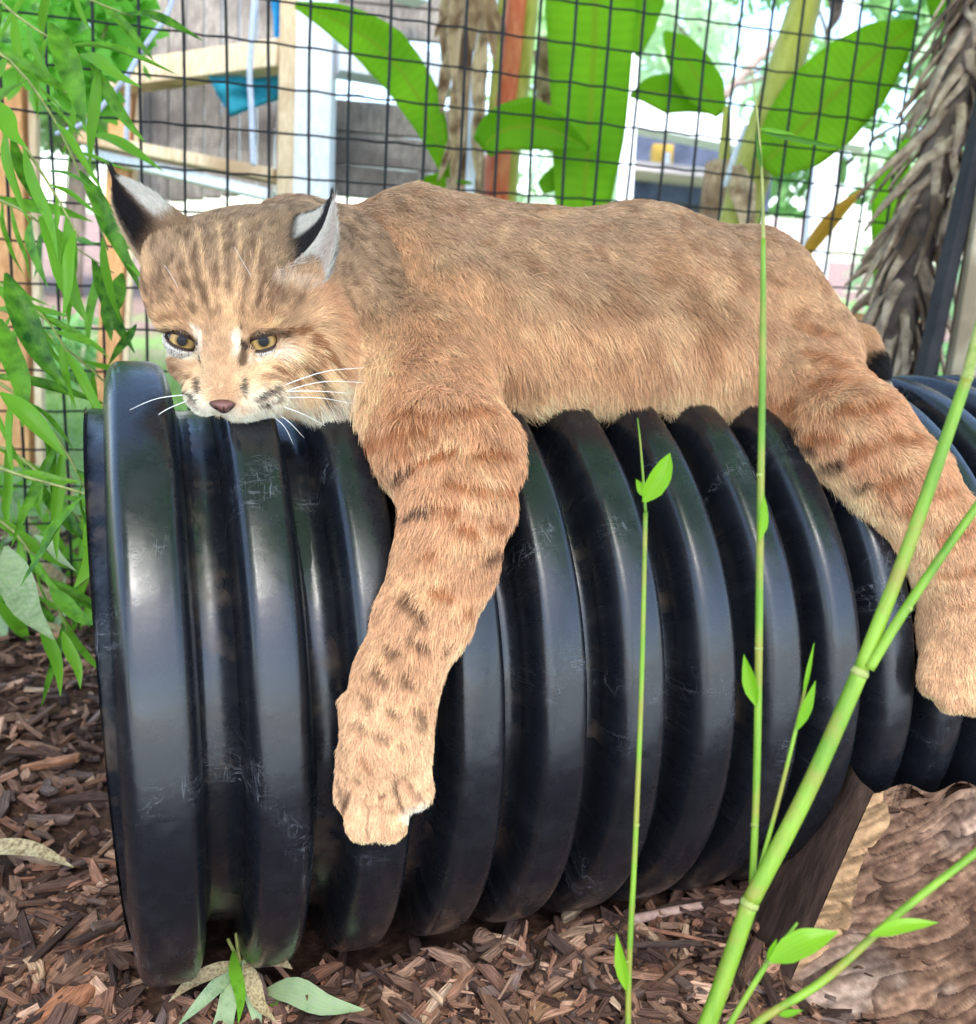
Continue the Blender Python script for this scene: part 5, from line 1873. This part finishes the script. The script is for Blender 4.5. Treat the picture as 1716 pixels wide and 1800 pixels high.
le, tp = ear_patch(cat_root, [(270, 490, -56), (232, 430, -60), (208, 364, -56), (214, 308, -50)], [(358, 398, -28), (314, 362, -36), (264, 326, -44), (215, 307, -50)], 26, hvec(.1, -.2, 1), left_ear_col, .0048, 6500, 1)
tuft(le, tp, hvec(-.38, -1, -.1), .012, 110, 5)
re_, tp = ear_patch(cat_root, [(486, 416, 30), (528, 378, -10), (572, 360, -28), (598, 342, -20)], [(458, 484, 92), (504, 466, 76), (536, 444, 54), (572, 400, 22), (599, 341, -18)], 8, hvec(-.5, -.6, .6), right_ear_col, .0046, 6500, 2)
tuft(re_, tp, hvec(.05, -1, 0), .010, 90, 6)
ear_patch(cat_root, [(458, 485, 91), (504, 468, 75), (537, 446, 53), (573, 401, 21), (599, 341, -18)], [(540, 514, 66), (582, 488, 34), (602, 440, 2), (606, 392, -18), (599, 341, -20)], 16, hvec(.3, .3, -.8), inner_ear_col, .008, 2600, 3, lie=-.3)

# whiskers ------------------------------------------------------------
M['whisker'] = plain('white_whisker', lin(240, 236, 228), .4, .4)
wk = [((462, 690, 76), (560, 655, 96), (640, 648, 84)), ((470, 696, 74), (560, 672, 96), (646, 676, 80)), ((468, 702, 74), (548, 700, 92), (618, 714, 80)),
      ((464, 708, 72), (520, 728, 84), (566, 754, 74)), ((456, 714, 72), (498, 744, 60), (528, 778, 50)), ((450, 716, 72), (490, 752, 60), (508, 790, 50)),
      ((474, 690, 74), (540, 688, 96), (612, 694, 84)), ((330, 692, 70), (270, 700, 60), (214, 724, 50)), ((334, 700, 70), (282, 722, 60), (236, 760, 50)),
      ((466, 545, 66), (450, 500, 90), (418, 440, 110)), ((326, 545, 26), (316, 500, 60), (300, 470, 80))]
for q in wk:
    mbw = MB()
    rw_ = .00018 if q[0][1] < 600 else .00036
    mbw.add(*tube(catmull([hp(*p) for p in q], 10), np.linspace(rw_, rw_ * .35, 10), 5))
    mbw.build('whisker', M['whisker'], cat_root)

# ------------------------------------------------------------------ bamboo hanging in at the left
LEAFMESH = []
for k in range(7):
    rs = np.random.default_rng(300 + k)
    L_ = 1.0
    bend = rs.uniform(-.12, .30)
    mid = [(0, 0, 0), (.33, rs.uniform(-.03, .03), .03 - bend * .1), (.66, rs.uniform(-.05, .05), -bend * .35), (1, rs.uniform(-.08, .08), -bend)]
    wv = rs.uniform(.075, .105)
    v, f, uv = blade(mid, [.012, wv * .8, wv, wv * .86, wv * .5, .004], [.012, wv * .8, wv, wv * .86, wv * .5, .004], (0, 0, 1), rs.uniform(.15, .5), 10, 1, rs.uniform(0, .12), k)
    me = bpy.data.meshes.new('bamboo_leaf')
    me.from_pydata([tuple(map(float, q)) for q in v], [], f)
    ul = me.uv_layers.new(name='UVMap')
    li = np.empty(len(me.loops), dtype=np.int32)
    me.loops.foreach_get('vertex_index', li)
    ul.data.foreach_set('uv', np.asarray(uv, np.float32)[li].ravel())
    me.polygons.foreach_set('use_smooth', [True] * len(me.polygons))
    LEAFMESH.append(me)
LEAFCOPY = {}


def leaf_mesh(k, mat):
    key = (k, mat)
    if key not in LEAFCOPY:
        me = LEAFMESH[k].copy()
        me.materials.append(M[mat])
        LEAFCOPY[key] = me
    return LEAFCOPY[key]


def put_leaf(parent, p, dirv, L_, nrm, k, mat='bamboo', wscale=1.0, name='leaf'):
    o = bpy.data.objects.new(name, leaf_mesh(k % len(LEAFMESH), mat))
    COL.objects.link(o)
    t = unit(dirv)
    n = unit(np.asarray(nrm) - t * (np.asarray(nrm) @ t))
    s = np.cross(n, t)
    m = Matrix.Identity(4)
    for i in range(3):
        m[i][0], m[i][1], m[i][2], m[i][3] = t[i] * L_, s[i] * L_ * wscale, n[i] * L_, p[i]
    o.parent = parent
    o.matrix_parent_inverse = parent.matrix_basis.inverted()
    o.matrix_basis = m
    return o


bb = empty('bamboo_plant', G(-160, 1300), 'leafy green bamboo drooping in front of the fence at left', 'bamboo')
rs = np.random.default_rng(55)
twigs = [
    [(-60, -60, .95), (20, 20, .95), (110, 80, .93), (200, 130, .92)],
    [(-80, 60, .9), (10, 100, .9), (90, 200, .9), (150, 330, .9), (190, 440, .9)],
    [(-60, 180, .84), (20, 230, .84), (90, 330, .84), (140, 420, .84)],
    [(-80, 330, 1.0), (20, 360, 1.0), (110, 420, 1.0), (200, 480, 1.0)],
    [(-80, 480, .84), (0, 500, .84), (80, 560, .84), (130, 640, .84)],
    [(-80, 520, .92), (40, 560, .92), (150, 640, .92), (230, 720, .94)],
    [(-80, 640, .86), (10, 680, .86), (100, 770, .86), (150, 860, .86)],
    [(-80, 760, 1.1), (30, 800, 1.1), (110, 880, 1.1), (180, 960, 1.1)],
    [(-80, 880, .95), (20, 930, .95), (80, 1020, .95), (120, 1110, .95)],
    [(-80, 790, .84), (20, 830, .80), (110, 856, .76), (192, 880, .735)],
    [(-90, -90, 1.05), (60, -40, 1.05), (160, 0, 1.05), (235, 30, 1.05)],
    [(-90, 20, 1.1), (40, 120, 1.1), (140, 180, 1.1), (170, 280, 1.1)],
]
cnt_l = 0
for ti_, tw in enumerate(twigs):
    P = catmull([W(*q) for q in tw], 12)
    mbw = MB()
    mbw.add(*tube(P, np.linspace(.0018, .0007, 12), 6))
    mbw.build('twig', M['twig'], bb)
    nl = (9 if ti_ < 9 else 6) if ti_ != 9 else 2
    for k in range(nl):
        s = 1.5 + (k + rs.uniform(0, .8)) / nl * 9.4
        i = min(int(s), 10)
        p = P[i] + (P[i + 1] - P[i]) * (s - i)
        # leaves fan out and hang: direction in the view plane plus some depth
        a = rs.normal(1.12, .42)
        if k % 5 == 0:
            a = rs.uniform(.0, .7)
        dv = R0 * math.cos(a) * rs.choice([1, 1, 1, -.35]) + D0 * math.sin(a) + F0v * rs.normal(0, .35)
        nrm = -F0v * rs.uniform(.4, 1) + D0 * rs.uniform(-.9, .3) + R0 * rs.uniform(-.6, .6)
        put_leaf(bb, p, dv, rs.uniform(.05, .105), nrm, int(rs.integers(7)), 'bamboo', rs.uniform(.5, .95))
        cnt_l += 1
# the large leaves one can make out singly
for (x0, y0, x1, y1, d, kk, ws, mt) in (
        (88, 40, 158, 205, .90, 0, 1.25, 'bamboo'), (10, 480, 105, 690, .80, 1, 1.0, 'bamboo'), (0, 560, 40, 740, .82, 2, 1.3, 'bamboo'), (190, 878, 140, 1035, .74, 3, 1.5, 'bamboo'),
        (70, 380, 150, 560, .85, 4, 1.3, 'bamboo'), (140, 300, 250, 498, .88, 5, .8, 'bamboo'), (0, 180, 40, 270, .8, 6, 1.4, 'bamboo'), (0, 690, 120, 790, .82, 0, 1.1, 'bamboo'),
        (10, 960, 75, 1130, .85, 1, 1.6, 'bamboo_dusty'), (70, 1080, 108, 1220, .9, 2, 1.0, 'bamboo'), (110, 1110, 145, 1210, .9, 3, 1.0, 'bamboo'), (60, 940, 130, 1000, .9, 4, 1.1, 'bamboo_dusty'),
        (240, 570, 190, 640, 1.0, 5, 1.2, 'bamboo'), (215, 480, 185, 600, .95, 6, 1.3, 'bamboo')):
    a, b_ = W(x0, y0, d), W(x1, y1, d - .01)
    put_leaf(bb, a, b_ - a, float(np.linalg.norm(b_ - a)), CAM - a + np.array([.1, 0, .25]), kk, mt, ws)

# ground weeds at the foot of the fence, left
wd_ = empty('low_weeds', G(90, 1050), 'low tangle of green and straw coloured shoots under the bamboo', 'weeds')
for k in range(95):
    u_, v_ = rs.uniform(-40, 185), rs.uniform(840, 1090)
    g = G(u_, v_ + 40)
    p = np.array([g[0], g[1], gh(g[0], g[1])])
    dv = np.array([rs.normal(0, .7), rs.normal(0, .5), rs.uniform(.3, 1.1)])
    put_leaf(wd_, p, dv, rs.uniform(.05, .12), np.array([rs.normal(), -1, .6]), int(rs.integers(7)), 'bamboo' if rs.random() < .6 else ('dryleaf' if rs.random() < .5 else 'bamboo_dusty'), rs.uniform(.6, 1.2))

# fallen dry leaf and stick on the mulch
g = G(0, 1520)
dl = put_leaf(bb, (0, 0, 0), (1, 0, 0), .1, (0, 0, 1), 3, 'dryleaf')
bpy.data.objects.remove(dl)
me = leaf_mesh(2, 'dryleaf')
o = bpy.data.objects.new('dry_leaf', me)
COL.objects.link(o)
a, b_ = G(-60, 1512, .02), G(124, 1522, .02)
t = unit(b_ - a)
L_ = float(np.linalg.norm(b_ - a))
m = Matrix.Identity(4)
n = np.array([0, -.25, 1.0])
n = unit(n - t * (n @ t))
s = np.cross(n, t)
for i in range(3):
    m[i][0], m[i][1], m[i][2], m[i][3] = t[i] * L_, s[i] * L_ * 1.35, n[i] * L_, a[i] + (.012 if i == 2 else 0)
o.matrix_basis = m
tag(o, 'pale dry bamboo leaf lying flat on the mulch at left', 'leaf')
mbw = MB()
a, b_ = G(1112, 1624, .02), G(1330, 1592, .02)
mbw.add(*tube(catmull([a + [0, 0, .004], (a + b_) / 2 + np.array([0, 0, .008]), b_ + [0, 0, .006]], 9), np.linspace(.0042, .0026, 9), 8))
tag(mbw.build('stick', M['fibre'], None), 'straight pinkish brown stick lying between the thin and thick green stems', 'stick')

# dusty bamboo sprig growing from under the pipe
sp = empty('bamboo_sprig', G(420, 1690), 'dusty pale bamboo sprig fanning out at the foot of the pipe', 'bamboo')
c0 = G(415, 1662, .03)
dq = float((ROT.T @ (c0 - CAM))[2])
for (x0, y0, x1, y1, kk, ws, mt) in (
        (424, 1690, 318, 1800, 0, 1.0, 'bamboo_dusty'), (420, 1690, 395, 1840, 1, 1.0, 'bamboo_dusty'), (428, 1688, 452, 1840, 2, 1.0, 'bamboo_dusty'), (432, 1684, 520, 1700, 3, 1.0, 'dryleaf'),
        (466, 1742, 626, 1772, 4, 1.45, 'bamboo_dusty'), (470, 1738, 515, 1850, 5, .8, 'bamboo'), (415, 1690, 290, 1760, 6, .9, 'dryleaf'), (420, 1690, 360, 1830, 2, 1.0, 'bamboo_dusty'), (430, 1690, 480, 1810, 6, 1.0, 'dryleaf'), (410, 1672, 424, 1800, 3, .9, 'bamboo')):
    a, b_ = W(x0, y0, dq - .035), W(x1, y1, dq - .075)
    put_leaf(sp, a, b_ - a, float(np.linalg.norm(b_ - a)), CAM - a + np.array([0, 0, .3]), kk, mt, ws)
for q in ([(415, 1640), (422, 1690), (440, 1720), (468, 1742)], [(400, 1650), (418, 1690), (424, 1740)], [(428, 1640), (430, 1700)]):
    mbw = MB()
    mbw.add(*tube(catmull([W(x_, y_, dq - .03) for x_, y_ in q], 8), .0014, 6))
    mbw.build('stem', M['twig'], sp)

# ------------------------------------------------------------------ weathered log, lower right
def log_block():
    """chunky cut log leaning by the pipe: weathered slanting face, sawn side with shade in its colour, pale broken arris"""
    lg = empty('cut_log', (.55, -.30, 0), 'chunky weathered cut log leaning by the pipe with a sawn side coloured as shaded', 'log')
    La, Lb = np.array([.488, -.244, .186]), np.array([.424, -.247, -.012])
    Ra, Rb = np.array([.86, -.262, .145]), np.array([.78, -.56, -.03])
    nu, nv = 150, 190                                  # q down the face, s across it
    q_, s_ = np.meshgrid(np.linspace(0, 1, nu), np.linspace(0, 1, nv) ** 1.25, indexing='ij')
    q_, s_ = q_.ravel(), s_.ravel()
    P = (np.outer((1 - q_) * (1 - s_), La) + np.outer(q_ * (1 - s_), Lb) + np.outer((1 - q_) * s_, Ra) + np.outer(q_ * s_, Rb))
    nrm = unit(np.cross(Ra - La, Lb - La))
    if nrm[2] < 0:
        nrm = -nrm
    P[:, 2] += (1 - q_) ** 6 * .012 * (vnoise(np.stack([s_ * 14, s_ * 0 + 2, q_ * 0], 1), 1) - .6)     # ragged top edge
    loc = np.stack([q_ * .26, s_ * .40, np.zeros(len(P))], 1)
    ca_, sa_ = math.cos(.62), math.sin(.62)
    loc = np.stack([loc[:, 0] * ca_ + loc[:, 1] * sa_, -loc[:, 0] * sa_ + loc[:, 1] * ca_, loc[:, 2]], 1)
    wob = loc + np.stack([vnoise(loc + 8, 14) * .014, vnoise(loc + 6, 14) * .02, loc[:, 2]], 1)
    fib = vnoise(wob * [150, 30, 1] + 5, 1) * .3 + vnoise(wob * [420, 70, 1] + 9, 1) * .35 + vnoise(loc * [90, 120, 1] + 2, 1) * .25 + vnoise(loc * [500, 320, 1] + 12, 1) * .25
    rid = lambda a_, b_, o: 1 - np.abs(2 * vnoise(wob * [a_, b_, 1] + o, 1) - 1)
    crack = np.maximum(sstep(.88, .98, rid(50, 12, 61)), sstep(.92, .99, rid(90, 24, 73)))
    lump = vnoise(loc + 3, 14)
    chunk = np.floor(vnoise(wob * [38, 12, 1] + 81, 1) * 6) / 6
    edge = sstep(0, .03, s_) * sstep(0, .03, q_)
    P += np.outer((.003 * (fib - .6) + .012 * (lump - .5) + .0012 * (chunk - .5) - .004 * crack) * edge, nrm)
    cA, cB, cC = np.array(lin(80, 57, 45)), np.array(lin(128, 98, 78)), np.array(lin(172, 150, 134))
    c = cA + (cB - cA) * sstep(.3, .85, fib)[:, None]
    pale = sstep(.46, .60, vnoise(loc + 20, 12) * .6 + vnoise(loc + 4, 44) * .2 + chunk * .2) * sstep(.15, .5, s_ + .35 * q_)
    c = c + (cC - c) * (pale * (.35 + .6 * sstep(.4, .8, fib)))[:, None]
    st_ = vnoise(wob * [260, 24, 1] + 15, 1) * .6 + vnoise(wob * [520, 50, 1] + 25, 1) * .4
    c = c * (.62 + .66 * sstep(.2, .8, st_))[:, None]
    drk = sstep(.5, .7, vnoise(loc + 31, 14))
    c = c + (np.array(lin(66, 46, 38)) - c) * (drk * .5 * (1 - pale))[:, None]
    c = c + (np.array(lin(44, 30, 25)) - c) * (crack * .7)[:, None]
    # broken, sun-bleached arris beside the sawn side
    wd = .050 * (.5 + 1.0 * vnoise(np.stack([q_ * 7, q_ * 0 + 5, q_ * 0], 1), 1)) * sstep(.78, .5, q_)
    br = sstep(1.15, .85, s_ / (wd + 1e-4)) * (wd > .004)
    c = c + (np.array(lin(150, 118, 86)) * (.55 + .75 * sstep(.3, .7, st_)[:, None]) - c) * (br * .9)[:, None]
    P += np.outer(.006 * br * edge, nrm)
    F = [(i * nv + j, (i + 1) * nv + j, (i + 1) * nv + j + 1, i * nv + j + 1) for i in range(nu - 1) for j in range(nv - 1)]
    Q, C = [tuple(p) for p in P], list(map(tuple, c))
    for rim, off in (([j for j in range(nv)], (0, .012, -.10)), ([i * nv + nv - 1 for i in range(nu)], (.0, .12, -.06))):
        b_ = len(Q)
        for r_ in rim:
            Q.append((P[r_][0] + off[0], P[r_][1] + off[1], P[r_][2] + off[2]))
            C.append(tuple(c[r_] * .9))
        F += [(rim[k], rim[k + 1], b_ + k + 1, b_ + k) for k in range(len(rim) - 1)]
    mesh_obj('weathered_face', Q, F, M['logtop'], lg, col=np.array(C))
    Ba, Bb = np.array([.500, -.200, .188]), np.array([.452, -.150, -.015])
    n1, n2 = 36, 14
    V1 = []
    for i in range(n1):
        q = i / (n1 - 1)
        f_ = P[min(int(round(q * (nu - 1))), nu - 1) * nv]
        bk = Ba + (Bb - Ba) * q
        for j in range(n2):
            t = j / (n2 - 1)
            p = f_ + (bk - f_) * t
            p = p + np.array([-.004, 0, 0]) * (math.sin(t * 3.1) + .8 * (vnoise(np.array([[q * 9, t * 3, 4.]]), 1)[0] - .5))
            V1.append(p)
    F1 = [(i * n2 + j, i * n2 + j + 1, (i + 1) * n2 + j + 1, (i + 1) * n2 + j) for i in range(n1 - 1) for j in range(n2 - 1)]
    mesh_obj('sawn_side', V1, F1, M['logshade'], lg)
    mb_ = MB()
    rs = np.random.default_rng(61)
    for _ in range(60):
        k = int(rs.integers(len(P)))
        if s_[k] < .06:
            continue
        L_ = float(rs.lognormal(-4.8, .5))
        vv, ff, uu = chip_geo(L_, L_ * rs.uniform(.12, .5), L_ * .15, rs)
        e_ = Matrix.Rotation(rs.uniform(-.9, .3), 3, 'Z') @ Matrix.Rotation(rs.normal(.3, .25), 3, 'X')
        mb_.add(vv @ np.array(e_).T + P[k] + nrm * .001, ff, uu, tuple(cA * rs.uniform(.6, 1.5)))
    tag(mb_.build('splinters', M['chip'], lg, smooth=False, col=True), kind='stuff')
    return lg


log_block()

# ------------------------------------------------------------------ young bamboo shoots in front
def shoot_stem(parent, pts, rad, d, name='stem', mat='shoot', n=26):
    P = catmull([W(q[0], q[1], q[2] if len(q) > 2 else d) for q in pts], n)
    r = np.interp(np.linspace(0, 1, n), np.linspace(0, 1, len(rad)), [.80 * x * d / FPX for x in rad])
    mbw = MB()
    mbw.add(*tube(P, r, 12))
    return mbw.build(name, M[mat], parent)


def node_ring(parent, px, py, d, dirpx, r, mat='node'):
    a = W(px, py, d)
    t = unit(ROT @ np.array([dirpx[0], dirpx[1], 0.0]))
    h = r * .36 * d / FPX
    R = .80 * r * d / FPX
    mbw = MB()
    mbw.add(*tube(np.array([a - t * h, a - t * h * .4, a + t * h * .2, a + t * h]), [R * .9, R * 1.02, R * 1.0, R * .85], 12))
    return mbw.build('node', M[mat], parent)


def shoot_leaf(parent, x0, y0, x1, y1, d, hw, seed, mat='shootleaf', toward=None, fold=.5, bow=0):
    a, b_ = W(x0, y0, d), W(x1, y1, d - .004)
    nrm = unit(CAM - a + (np.zeros(3) if toward is None else np.array(toward)))
    mid = (a + b_) / 2 + nrm * bow
    w_ = hw * d / FPX
    mbw = MB()
    mbw.add(*blade([a, mid, b_], [.15 * w_, .9 * w_, w_, .6 * w_, .02 * w_], [.15 * w_, .9 * w_, w_, .6 * w_, .02 * w_], nrm, fold, 12, 2, .05, seed))
    return mbw.build('leaf', M[mat], parent)


DC = .47
cn = empty('bamboo_cane', W(1200, 1900, DC), 'thick bright green bamboo cane leaning right across the pipe', 'bamboo')
shoot_stem(cn, [(1200, 1900), (1248, 1790), (1318, 1588)], [21, 20, 19], DC)
shoot_stem(cn, [(1318, 1588), (1420, 1390), (1512, 1182)], [19, 19, 18], DC)
shoot_stem(cn, [(1512, 1182), (1590, 980), (1650, 810), (1700, 664)], [17, 15, 14, 13], DC)
shoot_stem(cn, [(1700, 664), (1718, 590), (1760, 440)], [12, 12, 11], DC, mat='node')
for x_, y_, dx, dy, r_ in ((1318, 1588, .42, -1, 21), (1512, 1182, .42, -1, 20), (1700, 664, .35, -1, 14)):
    node_ring(cn, x_, y_, DC, (dx, dy), r_)
shoot_stem(cn, [(1528, 1176), (1580, 1090), (1650, 985), (1730, 872)], [11, 11, 10, 9], DC - .004, 'branch')
node_ring(cn, 1596, 1068, DC - .004, (.6, -.9), 11.5)
shoot_stem(cn, [(1322, 1572), (1330, 1380), (1334, 1150), (1337, 900), (1341, 620), (1342, 420)], [7.5, 8, 8.5, 8, 7.5, 5], DC + .01, 'branch', n=40)
shoot_stem(cn, [(1342, 420), (1340, 320), (1334, 230), (1322, 120)], [4.5, 3.2, 2.2, 1], DC + .01, 'branch', 'twig')
shoot_stem(cn, [(1328, 1556), (1360, 1440), (1395, 1300), (1418, 1200)], [5, 5, 4.5, 3], DC + .005, 'branch')
for x_, y_, r_ in ((1334, 1140, 9.2), (1337, 835, 8.6), (1327, 1450, 8.6)):
    node_ring(cn, x_, y_, DC + .01, (0, -1), r_)
shoot_leaf(cn, 1335, 950, 1342, 866, DC + .005, 10, 1, fold=.8, toward=(.3, 0, 0))
shoot_leaf(cn, 1330, 1240, 1308, 1150, DC + .004, 13, 2, fold=.6, toward=(-.2, 0, 0))
shoot_leaf(cn, 1402, 1282, 1434, 1196, DC + .002, 10, 3, fold=.6, toward=(.2, 0, 0))
shoot_leaf(cn, 1412, 1225, 1432, 1128, DC + .005, 4, 4, fold=.6)
shoot_leaf(cn, 1338, 232, 1490, 262, DC + .01, 5, 5, 'bamboo', fold=.4)
shoot_leaf(cn, 1336, 225, 1400, 236, DC + .01, 4, 6, 'bamboo', fold=.4)
shoot_leaf(cn, 1340, 300, 1328, 230, DC + .01, 3, 7, 'bamboo', fold=.4)

t1 = empty('bamboo_shoot', W(1104, 1880, .5), 'thin upright bamboo shoot with one curled leaf near its tip', 'bamboo')
shoot_stem(t1, [(1104, 1880), (1106, 1700), (1117, 1480), (1128, 1200), (1135, 900)], [6.5, 6.5, 6, 5.5, 5], .5, n=40)
shoot_stem(t1, [(1135, 900), (1130, 830), (1126, 780), (1121, 735)], [3.5, 2.6, 2, 1], .5, 'tip')
for x_, y_ in ((1105, 1690), (1119, 1450), (1134, 880)):
    node_ring(t1, x_, y_, .5, (.05, -1), 6.6)
shoot_leaf(t1, 1132, 882, 1178, 796, .492, 19, 8, fold=.9, toward=(.15, 0, .1), bow=.004)
shoot_leaf(t1, 1136, 872, 1118, 842, .496, 9, 9, fold=.6)
shoot_leaf(t1, 1101, 1740, 1084, 1640, .496, 11, 10, fold=.7, toward=(-.15, 0, 0))

t2 = empty('bamboo_shoot', W(1330, 1860, .45), 'low bamboo shoot bending right over the log with two leaves', 'bamboo')
shoot_stem(t2, [(1270, 1880), (1330, 1800), (1450, 1722), (1580, 1606), (1740, 1480)], [9, 9, 9, 8.5, 8], .45, n=34)
node_ring(t2, 1540, 1640, .45, (.8, -.6), 10)
shoot_leaf(t2, 1530, 1645, 1650, 1622, .442, 13, 11, fold=.35, toward=(0, 0, .4), bow=.003)
shoot_leaf(t2, 1370, 1785, 1412, 1776, .447, 6, 14, fold=.3)
t3 = empty('bamboo_shoot', W(1260, 1860, .46), 'slender bamboo shoot with one broad bright leaf before the log', 'bamboo')
shoot_stem(t3, [(1240, 1880), (1290, 1790), (1350, 1692), (1402, 1622)], [7, 7, 6, 3], .46)
node_ring(t3, 1352, 1690, .46, (.5, -.8), 8)
shoot_leaf(t3, 1354, 1690, 1474, 1638, .452, 24, 12, fold=.3, toward=(0, 0, .3), bow=.004)
shoot_leaf(t3, 1350, 1690, 1366, 1650, .456, 6, 13, fold=.5)
